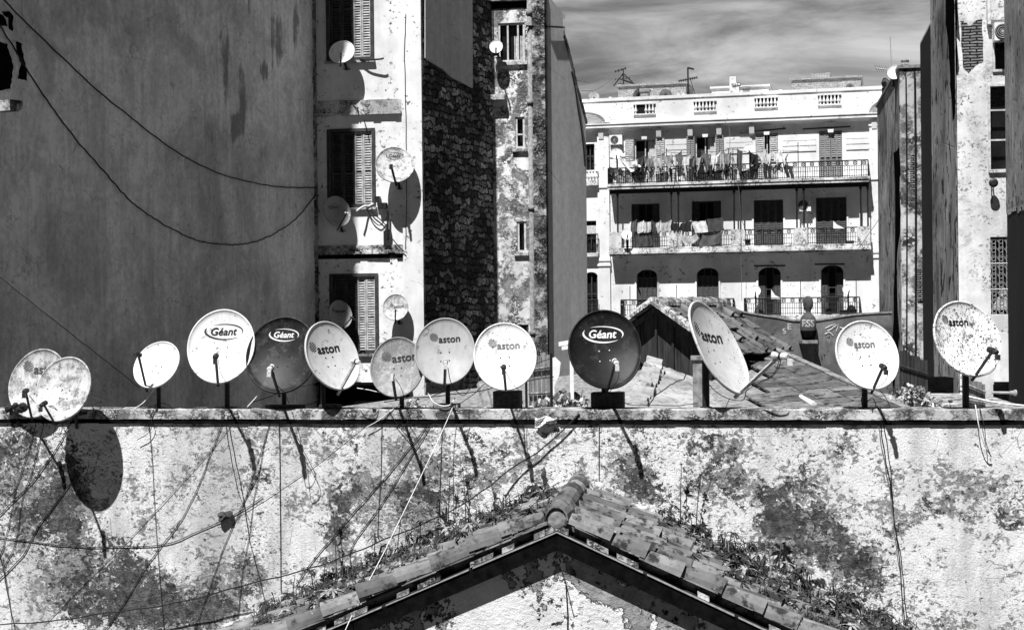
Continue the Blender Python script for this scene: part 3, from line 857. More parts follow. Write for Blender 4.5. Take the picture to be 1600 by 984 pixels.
b = MB(); r = FP.rect(503, 601, 641, 720); b.pbox(FP, *r, .006, .10); r = FP.rect(499, 597, 644, 601); b.pbox(FP, *r, .0, .30)
b.pbox(FP, FP.U(512), FP.U(521), FP.Vv(516, 720), FP.Vv(516, 575), .11, .24)
b.build('dark_shopfront', M['tar'], fac)

# ---- the narrower house behind it: front with drainpipe, smooth grey side
Cb = SP.hit(772, 400); BP = Plane(V((Cb.x, Cb.y, 0)), YAW)
narrow = thing('narrow_house', 'narrow peeling house front with drainpipe and a smooth grey side wall', 'house', V((Cb.x + 1, Cb.y + 2, 0)))
x770, x833, x855 = BP.U(762, 300), BP.U(835, 300), BP.U(855, 300)
wins = [(778, 36, 820, 97), (805, 183, 820, 232), (808, 346, 822, 394), (803, 507, 826, 541)]
holes = [BP.rect(*q) for q in wins]
BT = BP.Vv(850, -30)
b = MB(); b.holed(BP, x770, x833, 0, BT, holes, 0, .2); b.build('front_wall', M['facade2'], narrow)
b = MB(); b.pbox(BP, x833, x855 - .003, 0.01, BT - .01, -.1, .16); b.build('rough_pier', M['rough_pier'], narrow)
for k, r in enumerate(holes):
    u0, u1, v0, v1 = r
    o = frame_mb(BP, r, -.07, .05, bars=(.36, .74) if k == 0 else (), cross=(.45,) if k in (1, 3) else (), th=.04).build('window', M['frame'] if k < 3 else M['frame_dark'], narrow)
    b = MB(); b.pbox(BP, u0 + .004, u1 - .004, v0 + .004, v1 - .004, -.19, -.17); b.build('pane', M['glass'], o)
    if k < 3:
        b = MB(); b.pbox(BP, u0 - .07, u1 + .06, v0 - .08, v0 - .003, .0, .08); b.build('sill', M['facade_band'], o)
    if k == 0:
        b = MB(); n = 12; rows = []
        for i in range(n + 1):
            t = i / n; rows.append(BP.P(u0 + (u1 - u0) * (.58 + .40 * t), 0, -.11 + .025 * math.sin(t * 22)))
        for i in range(n):
            p, q = rows[i], rows[i + 1]
            b.quad(p + V((0, 0, v0 + .05)), q + V((0, 0, v0 + .05)), q + V((0, 0, v1 - .3)), p + V((0, 0, v1 - .3)))
        b.build('curtain', M['frame'], o)
b = MB(); r = BP.rect(762, 150, 791, 158); b.pbox(BP, *r, 0, .25); b.build('ledge', M['facade_band'], narrow)
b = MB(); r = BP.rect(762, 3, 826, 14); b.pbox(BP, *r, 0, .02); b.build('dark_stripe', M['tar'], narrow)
r = BP.rect(762, -30, 828, 2); b = MB(); b.pbox(BP, *r, 0, .12); b.build('ledge', M['facade2'], narrow)
b = MB()
pl = [BP.hit(826 + i * .6, -20 + i * 100, .14) for i in range(8)]
pp = BP.hit(829, 300, .14); pu, _ = BP.uv(830, 300, .14)
b.tube([BP.P(pu, BT - .2, .13), BP.P(pu, 1, .13)], .06, 10)
for yy in (20, 160, 325, 520):
    v = BP.Vv(830, yy, .13); b.tube([BP.P(pu, v - .06, .13), BP.P(pu, v + .06, .13)], .085, 10)
b.build('drainpipe', M['concrete'], narrow, smooth=True)
NP = Plane(BP.P(x855, 0), direction=V((.66, 1, 0)))
ol = [(855, 660), (855, -30), (856, -30), (862, 0), (880, 22), (880, 54), (885, 72), (893, 105), (900, 135), (908, 165), (915, 190), (916, 240), (917, 660)]
q = [NP.hit(*p) for p in ol]
q = [V((p.x, p.y, 0)) if i in (0, len(q) - 1) else p for i, p in enumerate(q)]
b = MB(); b.prism(q, -NP.n * 3.0); b.build('side_wall', M['side_grey'], narrow)
b = MB()
for i in range(4, len(ol) - 3):   # ragged coping of broken tiles down the sloping edge
    p, q_ = NP.hit(*ol[i]), NP.hit(*ol[i + 1])
    for k in range(5):
        a, c = p.lerp(q_, k / 5), p.lerp(q_, (k + 1.2) / 5)
        b.box(a + NP.n * .05 + V((0, 0, -.05)), c - a, -NP.n * 2.9, V((0, 0, RND.uniform(.05, .13))))
b.build('coping', M['tile'], narrow)
b = MB(); b.tube([BP.hit(822, 41, .25), NP.hit(858, 42, .05), NP.hit(879, 43, .05)], .022, 6); b.build('feed_pipe', M['black_rubber'], narrow)
b = MB()
pl = [NP.hit(x, y, .03) for x, y in ((893, 112), (899, 140), (903, 170), (908, 200), (912, 235), (914, 260))]
b.tube(crom(pl, 4), .018, 5); b.build('loose_wire', M['black_rubber'], narrow)

# ---- right hand side houses
RP = Plane(at(1535, 300, 30.0), YAW)
xr0 = RP.U(1496.5, 300); xr1 = RP.U(1640, 300)
right = thing('brick_patched_house', 'pale house front with a patch of bare brick, dark windows and streaked side', 'house', RP.P(xr0 + 1, 0, -2))
RT = CAMZ + 9.5
wins = [(1546, 134, 1575, 266), (1553, 62, 1580, 110), (1548, 370, 1582, 492)]
holes = [RP.rect(*q) for q in wins]
b = MB(); b.holed(RP, xr0, xr1, 0, RT, holes, 0, .22); b.build('front_wall', M['right_facade'], right)
for k, r in enumerate(holes):
    u0, u1, v0, v1 = r
    o = frame_mb(RP, (u0 - .03, u1 + .02, v0 - .03, v1 + .03), .002 if k != 2 else -.10, .045, cross=(.36, .70) if k == 0 else (), th=.04).build('window', M['frame'] if k != 2 else M['iron'], right)
    b = MB(); b.pbox(RP, u0 + .004, u1 - .004, v0 + .004, v1 - .004, -.2, -.18); b.build('pane', M['glass'] if k != 2 else M['dark'], o)
    if k == 2:
        b = MB()
        for i in range(6):
            u = u0 + (u1 - u0) * (i + .5) / 6; b.tube([RP.P(u, v0, -.04), RP.P(u, v1, -.04)], .007, 4)
        for j in range(9):
            for i in range(3):
                c = RP.P(u0 + (u1 - u0) * (i * 2 + 1) / 6, v0 + (v1 - v0) * (j + .5) / 9, -.035); rr = .07
                b.tube([c + RP.u * (rr * math.cos(a) * (1 - a / 14)) + V((0, 0, rr * math.sin(a) * (1 - a / 14))) for a in [x * .55 for x in range(17)]], .005, 4)
        for j in (0, .33, .66, 1): v = v0 + (v1 - v0) * j; b.tube([RP.P(u0, v, -.04), RP.P(u1, v, -.04)], .014, 4)
        b.build('grille', M['metal'], o)
        b = MB(); n = 14; rows = []
        for i in range(n + 1):
            t = i / n; rows.append((RP.P(u0 + (u1 - u0) * t, v0 + .1, -.13 + .02 * math.sin(t * 20)), RP.P(u0 + (u1 - u0) * t, v0 + (.62 - .9 * abs(t - .62)) * .6 * (v1 - v0), -.13 + .02 * math.sin(t * 20))))
        for i in range(n): b.quad(rows[i][0], rows[i + 1][0], rows[i + 1][1], rows[i][1])
        b.build('curtain', M['frame'], o)
b = MB(); q = [RP.hit(x, y, 0) for x, y in ragged([(1501, 33), (1510, 36), (1516, 42), (1524, 34), (1535, 30), (1536, 96), (1528, 100), (1520, 106), (1514, 114), (1504, 104)], 1.2, 4)]
b.prism(q, RP.n * .006); b.build('brick_patch', M['brick'], right)
b = MB(); r = RP.rect(1546, -40, 1575, 32); b.pbox(RP, *r, 0, .10); r = RP.rect(1541, -40, 1546, 40); b.pbox(RP, *r, 0, .16); b.build('shaft_moulding', M['right_facade'], right)
b = MB(); r = RP.rect(1545, 266, 1576, 270); b.pbox(RP, *r, 0, .06); b.build('sill', M['facade_band'], right)
b = MB(); r = RP.rect(1552, 520, 1577, 596); b.pbox(RP, *r, 0, .03); b.build('lower_panel', M['side_grey'], right)
b = MB(); r = RP.rect(1552, 600, 1640, 660); b.pbox(RP, *r, 0, .04); b.build('dark_base', M['tar'], right)
XP = Plane(RP.P(xr0, 0), direction=VPD)
a0, a1 = XP.U(1496.5, 400), XP.U(1457.5, 400)
b = MB(); b.quad(XP.P(a0, 0), XP.P(a1, 0), XP.P(a1, RT), XP.P(a0, RT))
b.quad(XP.P(a1, 0), XP.P(a1, RT), XP.P(a1, RT) + RP.u * 3, XP.P(a1, 0) + RP.u * 3)
b.quad(XP.P(a0, RT), XP.P(a1, RT), XP.P(a1, RT) + RP.u * 3, XP.P(a0, RT) + RP.u * 3)
b.build('side_wall', M['right_grey'], right)
b = MB(); z = 6.0
while z < RT - .4:
    h = RND.uniform(.15, .6)
    b.prism([XP.P(a0, z, .003), XP.P(a0 + math.copysign(RND.uniform(.02, .10), a1 - a0), z, .003), XP.P(a0, z, .012)], V((0, 0, h))); z += h
b.build('corner_arris', M['peel_strip'], right)
b = MB(); q = [XP.hit(x, y, 0) for x, y in ragged([(1478, -30), (1495, -30), (1496, 80), (1494, 160), (1489, 190), (1484, 120), (1480, 60)], 1.5, 4)]; b.prism(q, XP.n * .006); b.build('tar_stain', M['tar'], right)
# black coated gable strip behind it
black = thing('black_walled_house', 'narrow black tarred house end between the streaked wall and the peeling wall', 'house', XP.P(a1, 0, -1))
a2 = XP.U(1441, 400)
q = [XP.P(a1 + (a2 - a1) * .01, 0), XP.hit(1457, 34), XP.hit(1441, 66), XP.P(a2, 0)]
q[1] = XP.P(a1 + (a2 - a1) * .01, XP.Vv(1457, 33)); q[2] = XP.P(a2, XP.Vv(1441, 65))
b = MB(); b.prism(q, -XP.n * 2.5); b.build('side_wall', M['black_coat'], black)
b = MB(); b.box(q[1] + V((0, 0, -.02)), q[2] - q[1], -XP.n * .12, V((0, 0, .06))); b.build('edge_strip', M['frame'], black)

# low peeling house end with dishes on top
LP = Plane(at(1408, 300, 38.5), YAW)
l0, l1 = LP.U(1407.5, 300), LP.U(1470, 300)
LT = LP.Vv(1408, 106)
low = thing('peeling_house', 'low house end with stained side wall and a narrow peeling front, dishes on its top', 'house', LP.P(l0, 0, -2))
b = MB(); b.quad(LP.P(l0, 0), LP.P(l1, 0), LP.P(l1, LT), LP.P(l0, LT))
b.build('front_wall', M['peel_strip'], low)
r = LP.rect(1421, 240, 1432, 300); b = MB(); q = [LP.hit(x, y, 0) for x, y in ragged([(1422, 245), (1431, 240), (1432, 300), (1426, 298), (1421, 280)], 1.2, 3)]; b.prism(q, LP.n * .012); b.build('brick_patch', M['brick'], low)
r = LP.rect(1433, 420, 1441, 470); b = MB(); b.pbox(LP, *r, 0.0, .036); b.build('brick_patch', M['brick'], low)
DP = Plane(LP.P(l0, 0), direction=VPD)
d0, d1 = DP.U(1407.5, 400), DP.U(1373, 400)
q = [DP.P(d0, 0), DP.P(d0, LT), DP.P(d1, DP.Vv(1373, 164)), DP.P(d1, 0)]
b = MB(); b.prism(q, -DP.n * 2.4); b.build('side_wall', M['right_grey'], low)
b = MB(); b.box(q[1] + DP.n * .05 + V((0, 0, -.02)), q[2] - q[1], -DP.n * 2.5, V((0, 0, .07))); b.box(LP.P(l0 - .04, LT - .02, .05), LP.u * (l1 - l0), -LP.n * .3, V((0, 0, .08))); b.build('coping', M['concrete'], low)
b = MB()
for x0, x1, rr in ((1415, 1416, .012), (1429, 1430, .022)):
    b.tube(crom([LP.hit(x0, 112, .09), LP.hit((x0 + x1) / 2 + 1, 300, .09), LP.hit(x1, 640, .09)], 4), rr, 5)
b.build('wall_wires', M['black_rubber'], low)
b = MB(); q = [DP.hit(x, y, 0) for x, y in ragged([(1398, 240), (1406, 225), (1407, 330), (1402, 420), (1404, 520), (1399, 600), (1394, 640), (1396, 500), (1399, 380)], 1.5, 3)]; b.prism(q, DP.n * .012); b.build('tar_stain', M['tar'], low)

# near wall at the right edge
EP = Plane(at(1573, 300, 28.5), direction=VPD)
e0 = EP.U(1573, 400); e1 = EP.U(1720, 400)
vm_ = EP.Vv(1590, 322)
edge = thing('edge_house', 'blotched grey house wall at the right edge, black below and rendered above', 'house', EP.P(e0, 0, -1))
b = MB()
b.box(EP.P(e0, vm_, 0), EP.u * (e1 - e0), -EP.n * 4, V((0, 0, 16)))
b.build('upper_wall', M['right_blotch'], edge)
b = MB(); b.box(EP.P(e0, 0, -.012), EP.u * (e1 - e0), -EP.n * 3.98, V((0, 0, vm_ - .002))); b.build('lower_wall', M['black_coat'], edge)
b = MB()
for i in range(46):
    u = e0 + (e1 - e0) * i / 46; b.box(EP.P(u, vm_ - RND.uniform(.02, .16), -.01), EP.u * ((e1 - e0) / 46), EP.n * .010, V((0, 0, RND.uniform(.12, .2))))
b.build('broken_edge', M['right_blotch'], edge)
# ------------------------------------------------------------- the white balcony house across the gap
WH = Plane(at(1140, 290, 80), math.radians(-14))
white = thing('balcony_house', 'white sunlit apartment house with iron balconies, laundry and a balustraded roof', 'house', WH.P(0, 0, -4))
L_, R_ = WH.U(882, 300), WH.U(1420, 300)
top = WH.Vv(1140, 147)
def rr(*q, d=0.0): return WH.rect(*q, d=d)
W4 = [(991, 217, 1025, 292), (1086, 212, 1118, 289), (1181, 208, 1216, 286), (1280, 204, 1316, 282)]
W2 = [(987, 318, 1031, 400), (1081, 314, 1127, 397), (1178, 312, 1224, 395), (1275, 308, 1323, 392)]
W1 = [(995, 421, 1027, 500), (1089, 418, 1123, 497), (1185, 417, 1220, 494), (1283, 414, 1318, 491)]
WB = [(914, 225, 929, 267), (914, 345, 932, 400), (914, 425, 934, 500)]
holes = [rr(*q) for q in W4 + W2 + W1 + WB]
b = MB(); b.holed(WH, L_, R_, 0, top, holes, 0, .35)
b.quad(WH.P(L_, top), WH.P(R_, top), WH.P(R_, top, -9), WH.P(L_, top, -9))
b.quad(WH.P(L_, 0), WH.P(L_, top), WH.P(L_, top, -9), WH.P(L_, 0, -9)); b.quad(WH.P(R_, 0), WH.P(R_, top), WH.P(R_, top, -9), WH.P(R_, 0, -9))
# lower storeys and arched heads
for q in W1 + [WB[2]]:
    u0, u1, v0, v1 = rr(*q); h = (u1 - u0) * .32
    n = 10; uc = (u0 + u1) / 2
    for sg in (-1, 1):
        pts = [WH.P(uc + sg * (u1 - u0) / 2, v1, -.002)]
        for i in range(n + 1):
            a = math.pi / 2 * i / n
            pts.append(WH.P(uc + sg * (u1 - u0) / 2 * math.sin(a), v1 - h + h * math.cos(a) - .001, -.002))
        b.prism(pts, -WH.n * .3)
b.build('front_wall', M['white'], white)
b = MB()      # ledge along the roof parapet and cornice
v0, v1 = WH.Vv(1140, 193.5), WH.Vv(1140, 188.5)
b.pbox(WH, L_, R_, v0, v1, -.1, .42)
b.prism([WH.P(L_, v0 - .12, 0), WH.P(L_, v0 - .002, 0), WH.P(L_, v0 - .002, .30)], WH.u * (R_ - L_))
b.pbox(WH, L_, R_, v1 + .001, v1 + .05, -.1, .47)
b.build('cornice', M['white'], white)
b = MB(); b.pbox(WH, L_, R_, top - .10, top + .06, -.25, .06)
b.build('parapet_cap', M['white'], white)
for px in (940, 1030, 1079, 1124, 1175, 1366):
    u = WH.U(px, 205); b = MB()
    b.prism([WH.P(u - .13, v0 - .62, 0), WH.P(u - .13, v0 - .56, .20), WH.P(u - .13, v0 - .30, .26), WH.P(u - .13, v0 - .125, .30), WH.P(u - .13, v0 - .125, 0)], WH.u * .26)
    b.build('bracket', M['white'], white)
for px in (1007, 1102, 1198, 1298):
    u = WH.U(px, 205); b = MB()
    b.prism([WH.P(u - .20, v0 - .14, 0), WH.P(u + .20, v0 - .14, 0), WH.P(u + .13, v0 - .66, 0), WH.P(u - .13, v0 - .66, 0)], WH.n * .12)
    b.build('keystone', M['white'], white)
for x0, x1 in ((953, 985), (1040, 1078), (1135, 1175), (1222, 1275), (1322, 1358)):   # rusticated bands between the windows
    b = MB()
    for y in (216, 224, 233):
        s_ = (1140 - (x0 + x1) / 2) * .033
        r = rr(x0, y + s_, x1, y + 7.2 + s_); b.pbox(WH, *r, 0, .05)
    b.build('rusticated_band', M['white'], white)
for i, q in enumerate([(991, 163.5, 1023, 178), (1085, 159, 1118, 173), (1180, 153.5, 1214, 167), (1279, 149, 1313, 163)]):
    u0, u1, v0_, v1_ = rr(*q); b = MB()
    b.pbox(WH, u0, u1, v0_, v1_, .002, .012, 1)
    b.pbox(WH, u0 - .05, u1 + .05, v1_, v1_ + .06, .0, .10); b.pbox(WH, u0 - .05, u1 + .05, v0_ - .06, v0_, .0, .10)
    for k in range(6):
        uu = u0 + (u1 - u0) * (k + .5) / 6
        if i == 0 and k in (1, 2): continue
        b.lathe(WH.P(uu, v0_, .055), (0, 0, 1), [(.05, 0), (.035, .05), (.085, .16), (.05, .28), (.035, .36), (.05, v1_ - v0_)], 8)
    b.build('balustrade', [M['white'], M['dark']], white)
def arc_moulding(px0, px1, pyb, pyt, d):
    u0, u1 = WH.U(px0, pyb), WH.U(px1, pyb); vb, vt = WH.Vv((px0 + px1) / 2, pyb), WH.Vv((px0 + px1) / 2, pyt)
    uc, ru, rv = (u0 + u1) / 2, (u1 - u0) / 2, vt - vb
    b = MB(); n = 20
    for i in range(n):
        a, c = math.pi * i / n, math.pi * (i + 1) / n
        for k, (r0, r1, dd) in enumerate(((.86, 1.0, d), (.74, .855, d * .6))):
            q = [WH.P(uc - ru * r * math.cos(t), vb + rv * r * math.sin(t), 0) for r, t in ((r0, a), (r1, a), (r1, c), (r0, c))]
            b.prism(q, WH.n * dd)
    b.build('arched_pediment', M['white'], white)
arc_moulding(868, 954, 194, 174, .42); arc_moulding(1352, 1432, 178, 152, .42)
for x0, x1, y in ((935, 953, 330), (1360, 1377, 330)):
    u0, u1 = WH.U(x0, y), WH.U(x1, y)
    b = MB(); b.pbox(WH, u0, u1, 0.02, v0 - .01, 0, .16)
    for py in (204, 288, 402, 410):
        v = WH.Vv((x0 + x1) / 2, py - (0.03 * ((x0 + x1) / 2 - 1140))); b.pbox(WH, u0 - .04, u1 + .04, v, v + .12, 0, .22)
    b.build('pilaster', M['white'], white)
def railing(mb, u0, u1, v0, v1, d, along=None, pitch=.115):
    """iron railing: rails, bars and a band of rings below the top rail"""
    P = (lambda u, v: WH.P(u, v, d)) if along is None else along
    for v, t in ((v0 + .06, .02), (v1 - .26, .014), (v1, .03), (v0 + .34, .012)):
        mb.tube([P(u0, v), P(u1, v)], t, 4)
    n = max(2, int(abs(u1 - u0) / pitch))
    for i in range(n + 1):
        u = u0 + (u1 - u0) * i / n
        mb.tube([P(u, v0), P(u, v1 - .26 if i % 8 else v1)], .014 if i % 8 else .024, 4, cap=False)
    m = max(2, int(abs(u1 - u0) / .42))
    for i in range(m):
        u = u0 + (u1 - u0) * (i + .5) / m
        c = (v1 - .13)
        ring = [P(u + .09 * math.cos(a) * (1 if u1 > u0 else -1), c + .09 * math.sin(a)) for a in [x * math.pi / 4 for x in range(9)]]
        mb.tube(ring, .02, 4, cap=False)
        for k in range(4):
            a = math.pi / 4 + k * math.pi / 2
            mb.tube([P(u, c), P(u + .16 * math.cos(a), c + .12 * math.sin(a))], .016, 3, cap=False)
def dv(py, d): return WH.Vv(1140, py, d)
# upper balcony
D4 = 1.05
u0, u1 = WH.U(949, 280, D4), WH.U(1358, 280, D4)
vs_, vb_ = dv(283, D4), dv(290.5, D4)
bal4 = MB(); bal4.pbox(WH, u0, u1, vb_, vs_, -.05, D4); bal4.pbox(WH, u0 - .04, u1 + .04, vs_ - .10, vs_ + .03, .01, D4 + .05)
bal4 = bal4.build('balcony', M['white_shabby'], white)
b = MB(); vt_ = dv(257, D4)
railing(b, u0 + .03, u1 - .03, vs_ + .03, vt_, D4 - .05)
for uu in (u0 + .05, u1 - .05): railing(b, .06, D4 - .06, vs_ + .03, vt_, 0, along=lambda u, v, q=uu: WH.P(q, v, u))
for px, py in ((1041, 228), (1056, 238), (1138, 232), (1145, 232), (1247, 226)):
    uu = WH.U(px, 250, D4); b.tube([WH.P(uu, vs_, D4 - .09), WH.P(uu, dv(py, D4), D4 - .09)], .022, 5)
b.build('railing', M['iron'], bal4)
# middle balcony: plaster piers with railings between, iron posts up to the slab above
D2 = .88
m0, m1 = WH.U(952, 380, D2), WH.U(1360, 380, D2)
vS, vB = dv(384.5, D2), dv(396.5, D2)
b = MB(); b.pbox(WH, m0, m1, vB, vS, -.05, D2); b.pbox(WH, m0 - .03, m1 + .03, vS - .30, vS - .18, .02, D2 + .06)
for x0, x1 in ((952, 971), (1045, 1066), (1142, 1164), (1240, 1262), (1340, 1360)):
    a, c = WH.U(x0, 375, D2), WH.U(x1, 375, D2); b.pbox(WH, a, c, vS + .002, dv(358.5, D2), D2 - .26, D2 + .01)
bal2 = b.build('balcony', M['white_shabby'], white)
b = MB(); vr = dv(359.5, D2)
for x0, x1 in ((971, 1045), (1066, 1142), (1164, 1240), (1262, 1340)):
    railing(b, WH.U(x0, 375, D2), WH.U(x1, 375, D2), vS + .02, vr, D2 - .10)
b.build('railing', M['iron'], bal2)
for px in (965, 1049, 1060, 1147, 1157, 1245, 1256, 1345, 1356):
    uu = WH.U(px, 330, D2 - .1); b = MB(); vt2 = vb_ - .002
    b.tube([WH.P(uu, dv(358.5, D2) - .01, D2 - .12), WH.P(uu, vt2, D2 - .12)], .045, 7)
    b.lathe(WH.P(uu, vt2 - .34, D2 - .12), (0, 0, 1), [(.05, 0), (.09, .06), (.06, .12), (.12, .33)], 7)
    b.build('iron_post', M['iron'], bal2)
b = MB()
b.pbox(WH, m0 + .05, m1 - .05, vb_ - .22, vb_ - .004, D2 - .17, D2 - .07)
b.build('iron_beam', M['iron'], bal2)
# lower balconies
D1 = .8
for x0, x1 in ((969, 1146), (1162, 1344)):
    a, c = WH.U(x0, 480, D1), WH.U(x1, 480, D1); vS1, vB1, vt1 = dv(493, D1), dv(501, D1), dv(466.5, D1)
    b = MB(); b.pbox(WH, a, c, vB1, vS1, -.05, D1); o = b.build('balcony', M['white_shabby'], white)
    b = MB(); railing(b, a + .03, c - .03, vS1 + .02, vt1, D1 - .05)
    for uu in (a + .04, c - .04): railing(b, .06, D1 - .06, vS1 + .02, vt1, 0, along=lambda u, v, q=uu: WH.P(q, v, u))
    for px, py in ((984, 447), (1057, 445), (1251, 437), (1338, 436)):
        if x0 < px < x1: uu = WH.U(px, 470, D1); b.tube([WH.P(uu, vS1, D1 - .09), WH.P(uu, WH.Vv(px, py, D1), D1 - .09)], .02, 5)
    b.build('railing', M['iron'], o)
# small balconies of the end bay
for (y0, y1, yb) in ((266, 282, 290), (366, 395, 401), (468, 492, 500)):
    a, c, = WH.U(905, y0, .35), WH.U(934, y0, .35)
    vt_b, v_s, v_b = WH.Vv(920, y0, .35), WH.Vv(920, y1, .35), WH.Vv(920, yb, .35)
    b = MB(); b.pbox(WH, a, c, v_b, v_s, -.05, .38); o = b.build('balcony', M['white_shabby'], white)
    b = MB()
    if y0 == 266:
        b.pbox(WH, a, c, vt_b - .08, vt_b, .20, .36)
        for k in range(6): b.lathe(WH.P(a + (c - a) * (k + .5) / 6, v_s, .28), (0, 0, 1), [(.06, 0), (.04, .08), (.08, .2), (.04, .36), (.06, vt_b - v_s - .09)], 7)
        b.build('balustrade', M['white'], o)
    else:
        railing(b, a, c, v_s + .02, vt_b, .33); b.build('railing', M['iron'], o)
# windows
def wwin(q, kind, k):
    u0, u1, v0, v1 = rr(*q)
    o = frame_mb(WH, (u0 + .01, u1 - .01, v0, v1 - .01), -.20, .07, bars=(.5,) if kind != 'arch' else (.33, .66), cross=(.55,), th=.05).build('window', M['frame'] if kind == 'top' else M['frame_dark'], white)
    b = MB(); b.pbox(WH, u0 + .004, u1 - .004, v0 + .004, v1 - .004, -.34, -.32); b.build('pane', M['dark'], o)
    W = u1 - u0
    if kind == 'top':
        if k == 3:
            for s in (0, 1):
                b = MB(); a = u0 + .02 + s * W / 2
                for e in (0, 1): slats(b, WH, a + e * (W / 4 - .01), a + (e + 1) * (W / 4 - .012), v0, v1 - .02, -.08, .11)
                b.build('shutter', M['shutter_mid'], o)
        elif k == 2:
            for a, c in ((u0 + .02, u0 + W * .40), (u0 + W * .62, u1 - .02)):
                b = MB(); slats(b, WH, a, c, v0, v1 - .02, -.06, .11); b.build('shutter', M['shutter'], o)
        else:
            for a, c in ((u0 - W * .40, u0 - .02), (u1 + .02, u1 + W * .40)):
                b = MB(); mid = (a + c) / 2
                slats(b, WH, a, mid - .01, v0, v1 - .02, .052, .11); slats(b, WH, mid + .01, c, v0, v1 - .02, .052, .11)
                b.build('shutter', M['shutter'] if k == 0 else M['shutter_mid'], o)
            b = MB(); r_ = WH.P
            n = 8
            for i in range(n):
                t0, t1 = .60 + .38 * i / n, .60 + .38 * (i + 1) / n
                b.quad(WH.P(u0 + W * t0, v0, -.27 + .03 * (i % 2)), WH.P(u0 + W * t1, v0, -.27 + .03 * ((i + 1) % 2)), WH.P(u0 + W * t1, v1 - .1, -.27 + .03 * ((i + 1) % 2)), WH.P(u0 + W * t0, v1 - .1, -.27 + .03 * (i % 2)))
            b.build('curtain', M['frame'], o)
    elif kind == 'mid':
        closed = k >= 2
        for s in (0, 1):
            b = MB(); w_ = W * (.49 if closed else .25)
            a = u0 + .02 if s == 0 else u1 - .02 - w_
            for e in (0, 1): slats(b, WH, a + e * w_ / 2, a + (e + 1) * w_ / 2 - .01, v0, v1 - .02, -.10, .11)
            b.build('shutter', M['shutter_dark'], o)
    elif kind == 'arch':
        for s in (0, 1):
            b = MB(); w_ = W * (.48 if k < 2 else .28)
            a = u0 + .02 if s == 0 else u1 - .02 - w_
            for e in (0, 1): slats(b, WH, a + e * w_ / 2, a + (e + 1) * w_ / 2 - .01, v0, v1 - .42, -.14, .11)
            b.build('shutter', M['shutter_dark'], o)
    else:
        if k == 1:
            b = MB(); b.pbox(WH, u0 + .02, u1 - .02, v0 + (v1 - v0) * .62, v1 - .25, -.1, -.07); b.build('blind', M['frame'], o)
    if kind in ('mid', 'arch'):
        b = MB()
        b.pbox(WH, u0 - .09, u0 - .005, v0, v1 + (.06 if kind == 'mid' else -.35), 0, .05); b.pbox(WH, u1 + .005, u1 + .09, v0, v1 + (.06 if kind == 'mid' else -.35), 0, .05)
        if kind == 'mid': b.pbox(WH, u0 - .004, u1 + .004, v1 + .003, v1 + .06, 0, .05)
        b.build('surround', M['white'], o)
for k, q in enumerate(W4): wwin(q, 'top', k)
for k, q in enumerate(W2): wwin(q, 'mid', k)
for k, q in enumerate(W1): wwin(q, 'arch', k)
for k, q in enumerate(WB): wwin(q, 'bay', k)
for x0, y0, x1, y1 in ((1155, 207.5, 1228, 201), (1254, 202, 1329, 198), (1178, 415.5, 1227, 415), (1273, 413, 1320, 412.5)):
    b = MB(); b.tube([WH.hit(x0, y0, .12), WH.hit(x1, y1, .12)], .04, 5); b.build('curtain_rod', M['iron'], white)
# rooms on the roof
for (x0, y0, x1, y1, dd, mk) in ((966, 133.5, 1072, 165, -2.2, 'brick_pale'), (1112, 137, 1201, 160, -2.0, 'white'), (1237, 123.5, 1345, 155, -2.4, 'brick_pale')):
    u0, u1, v0, v1 = WH.rect(x0, y0, x1, y1, dd); b = MB(); b.pbox(WH, u0, u1, top - .5, v1, dd - 3, dd); b.pbox(WH, u0 - .08, u1 + .08, v1 + .001, v1 + .10, dd - 3, dd + .10)
    if x0 == 1237:
        b.pbox(WH, u0 + 1.0, u0 + 2.0, v1 + .10, v1 + .42, dd - 1.5, dd - .6)
    if x0 == 1112:
        b.pbox(WH, u0 + 1.0, u0 + 1.35, v1 - .2, v1 + .55, dd + .02, dd + .4)
    b.build('roof_room', M[mk], white)
b = MB()
b.pbox(WH, WH.U(1366, 150), R_, top + .05, WH.Vv(1385, 137), -2, -.3); b.build('roof_step', M['white'], white)
# end of the street behind: lower neighbours so that nothing stands open
# ------------------------------------------------------------- lettering
_txt = {}
def text2d(body, bold=0.0, shear=0.0):
    key = (body, bold, shear)
    if key not in _txt:
        cu = bpy.data.curves.new('lettering', 'FONT'); cu.body = body; cu.size = 1; cu.offset = bold; cu.shear = shear
        cu.align_x = 'CENTER'; cu.align_y = 'CENTER'; cu.resolution_u = 3
        o = bpy.data.objects.new('lettering', cu); COL.objects.link(o)
        me = bpy.data.meshes.new_from_object(o.evaluated_get(bpy.context.evaluated_depsgraph_get()))
        vs = [(v.co.x, v.co.y) for v in me.vertices]; fs = [tuple(p.vertices) for p in me.polygons]
        bpy.data.objects.remove(o); bpy.data.curves.remove(cu); bpy.data.meshes.remove(me)
        x0, x1 = min(v[0] for v in vs), max(v[0] for v in vs); y0, y1 = min(v[1] for v in vs), max(v[1] for v in vs)
        vs = [(v[0] - (x0 + x1) / 2, v[1] - (y0 + y1) / 2) for v in vs]
        _txt[key] = (vs, fs, x1 - x0, y1 - y0)
    return _txt[key]

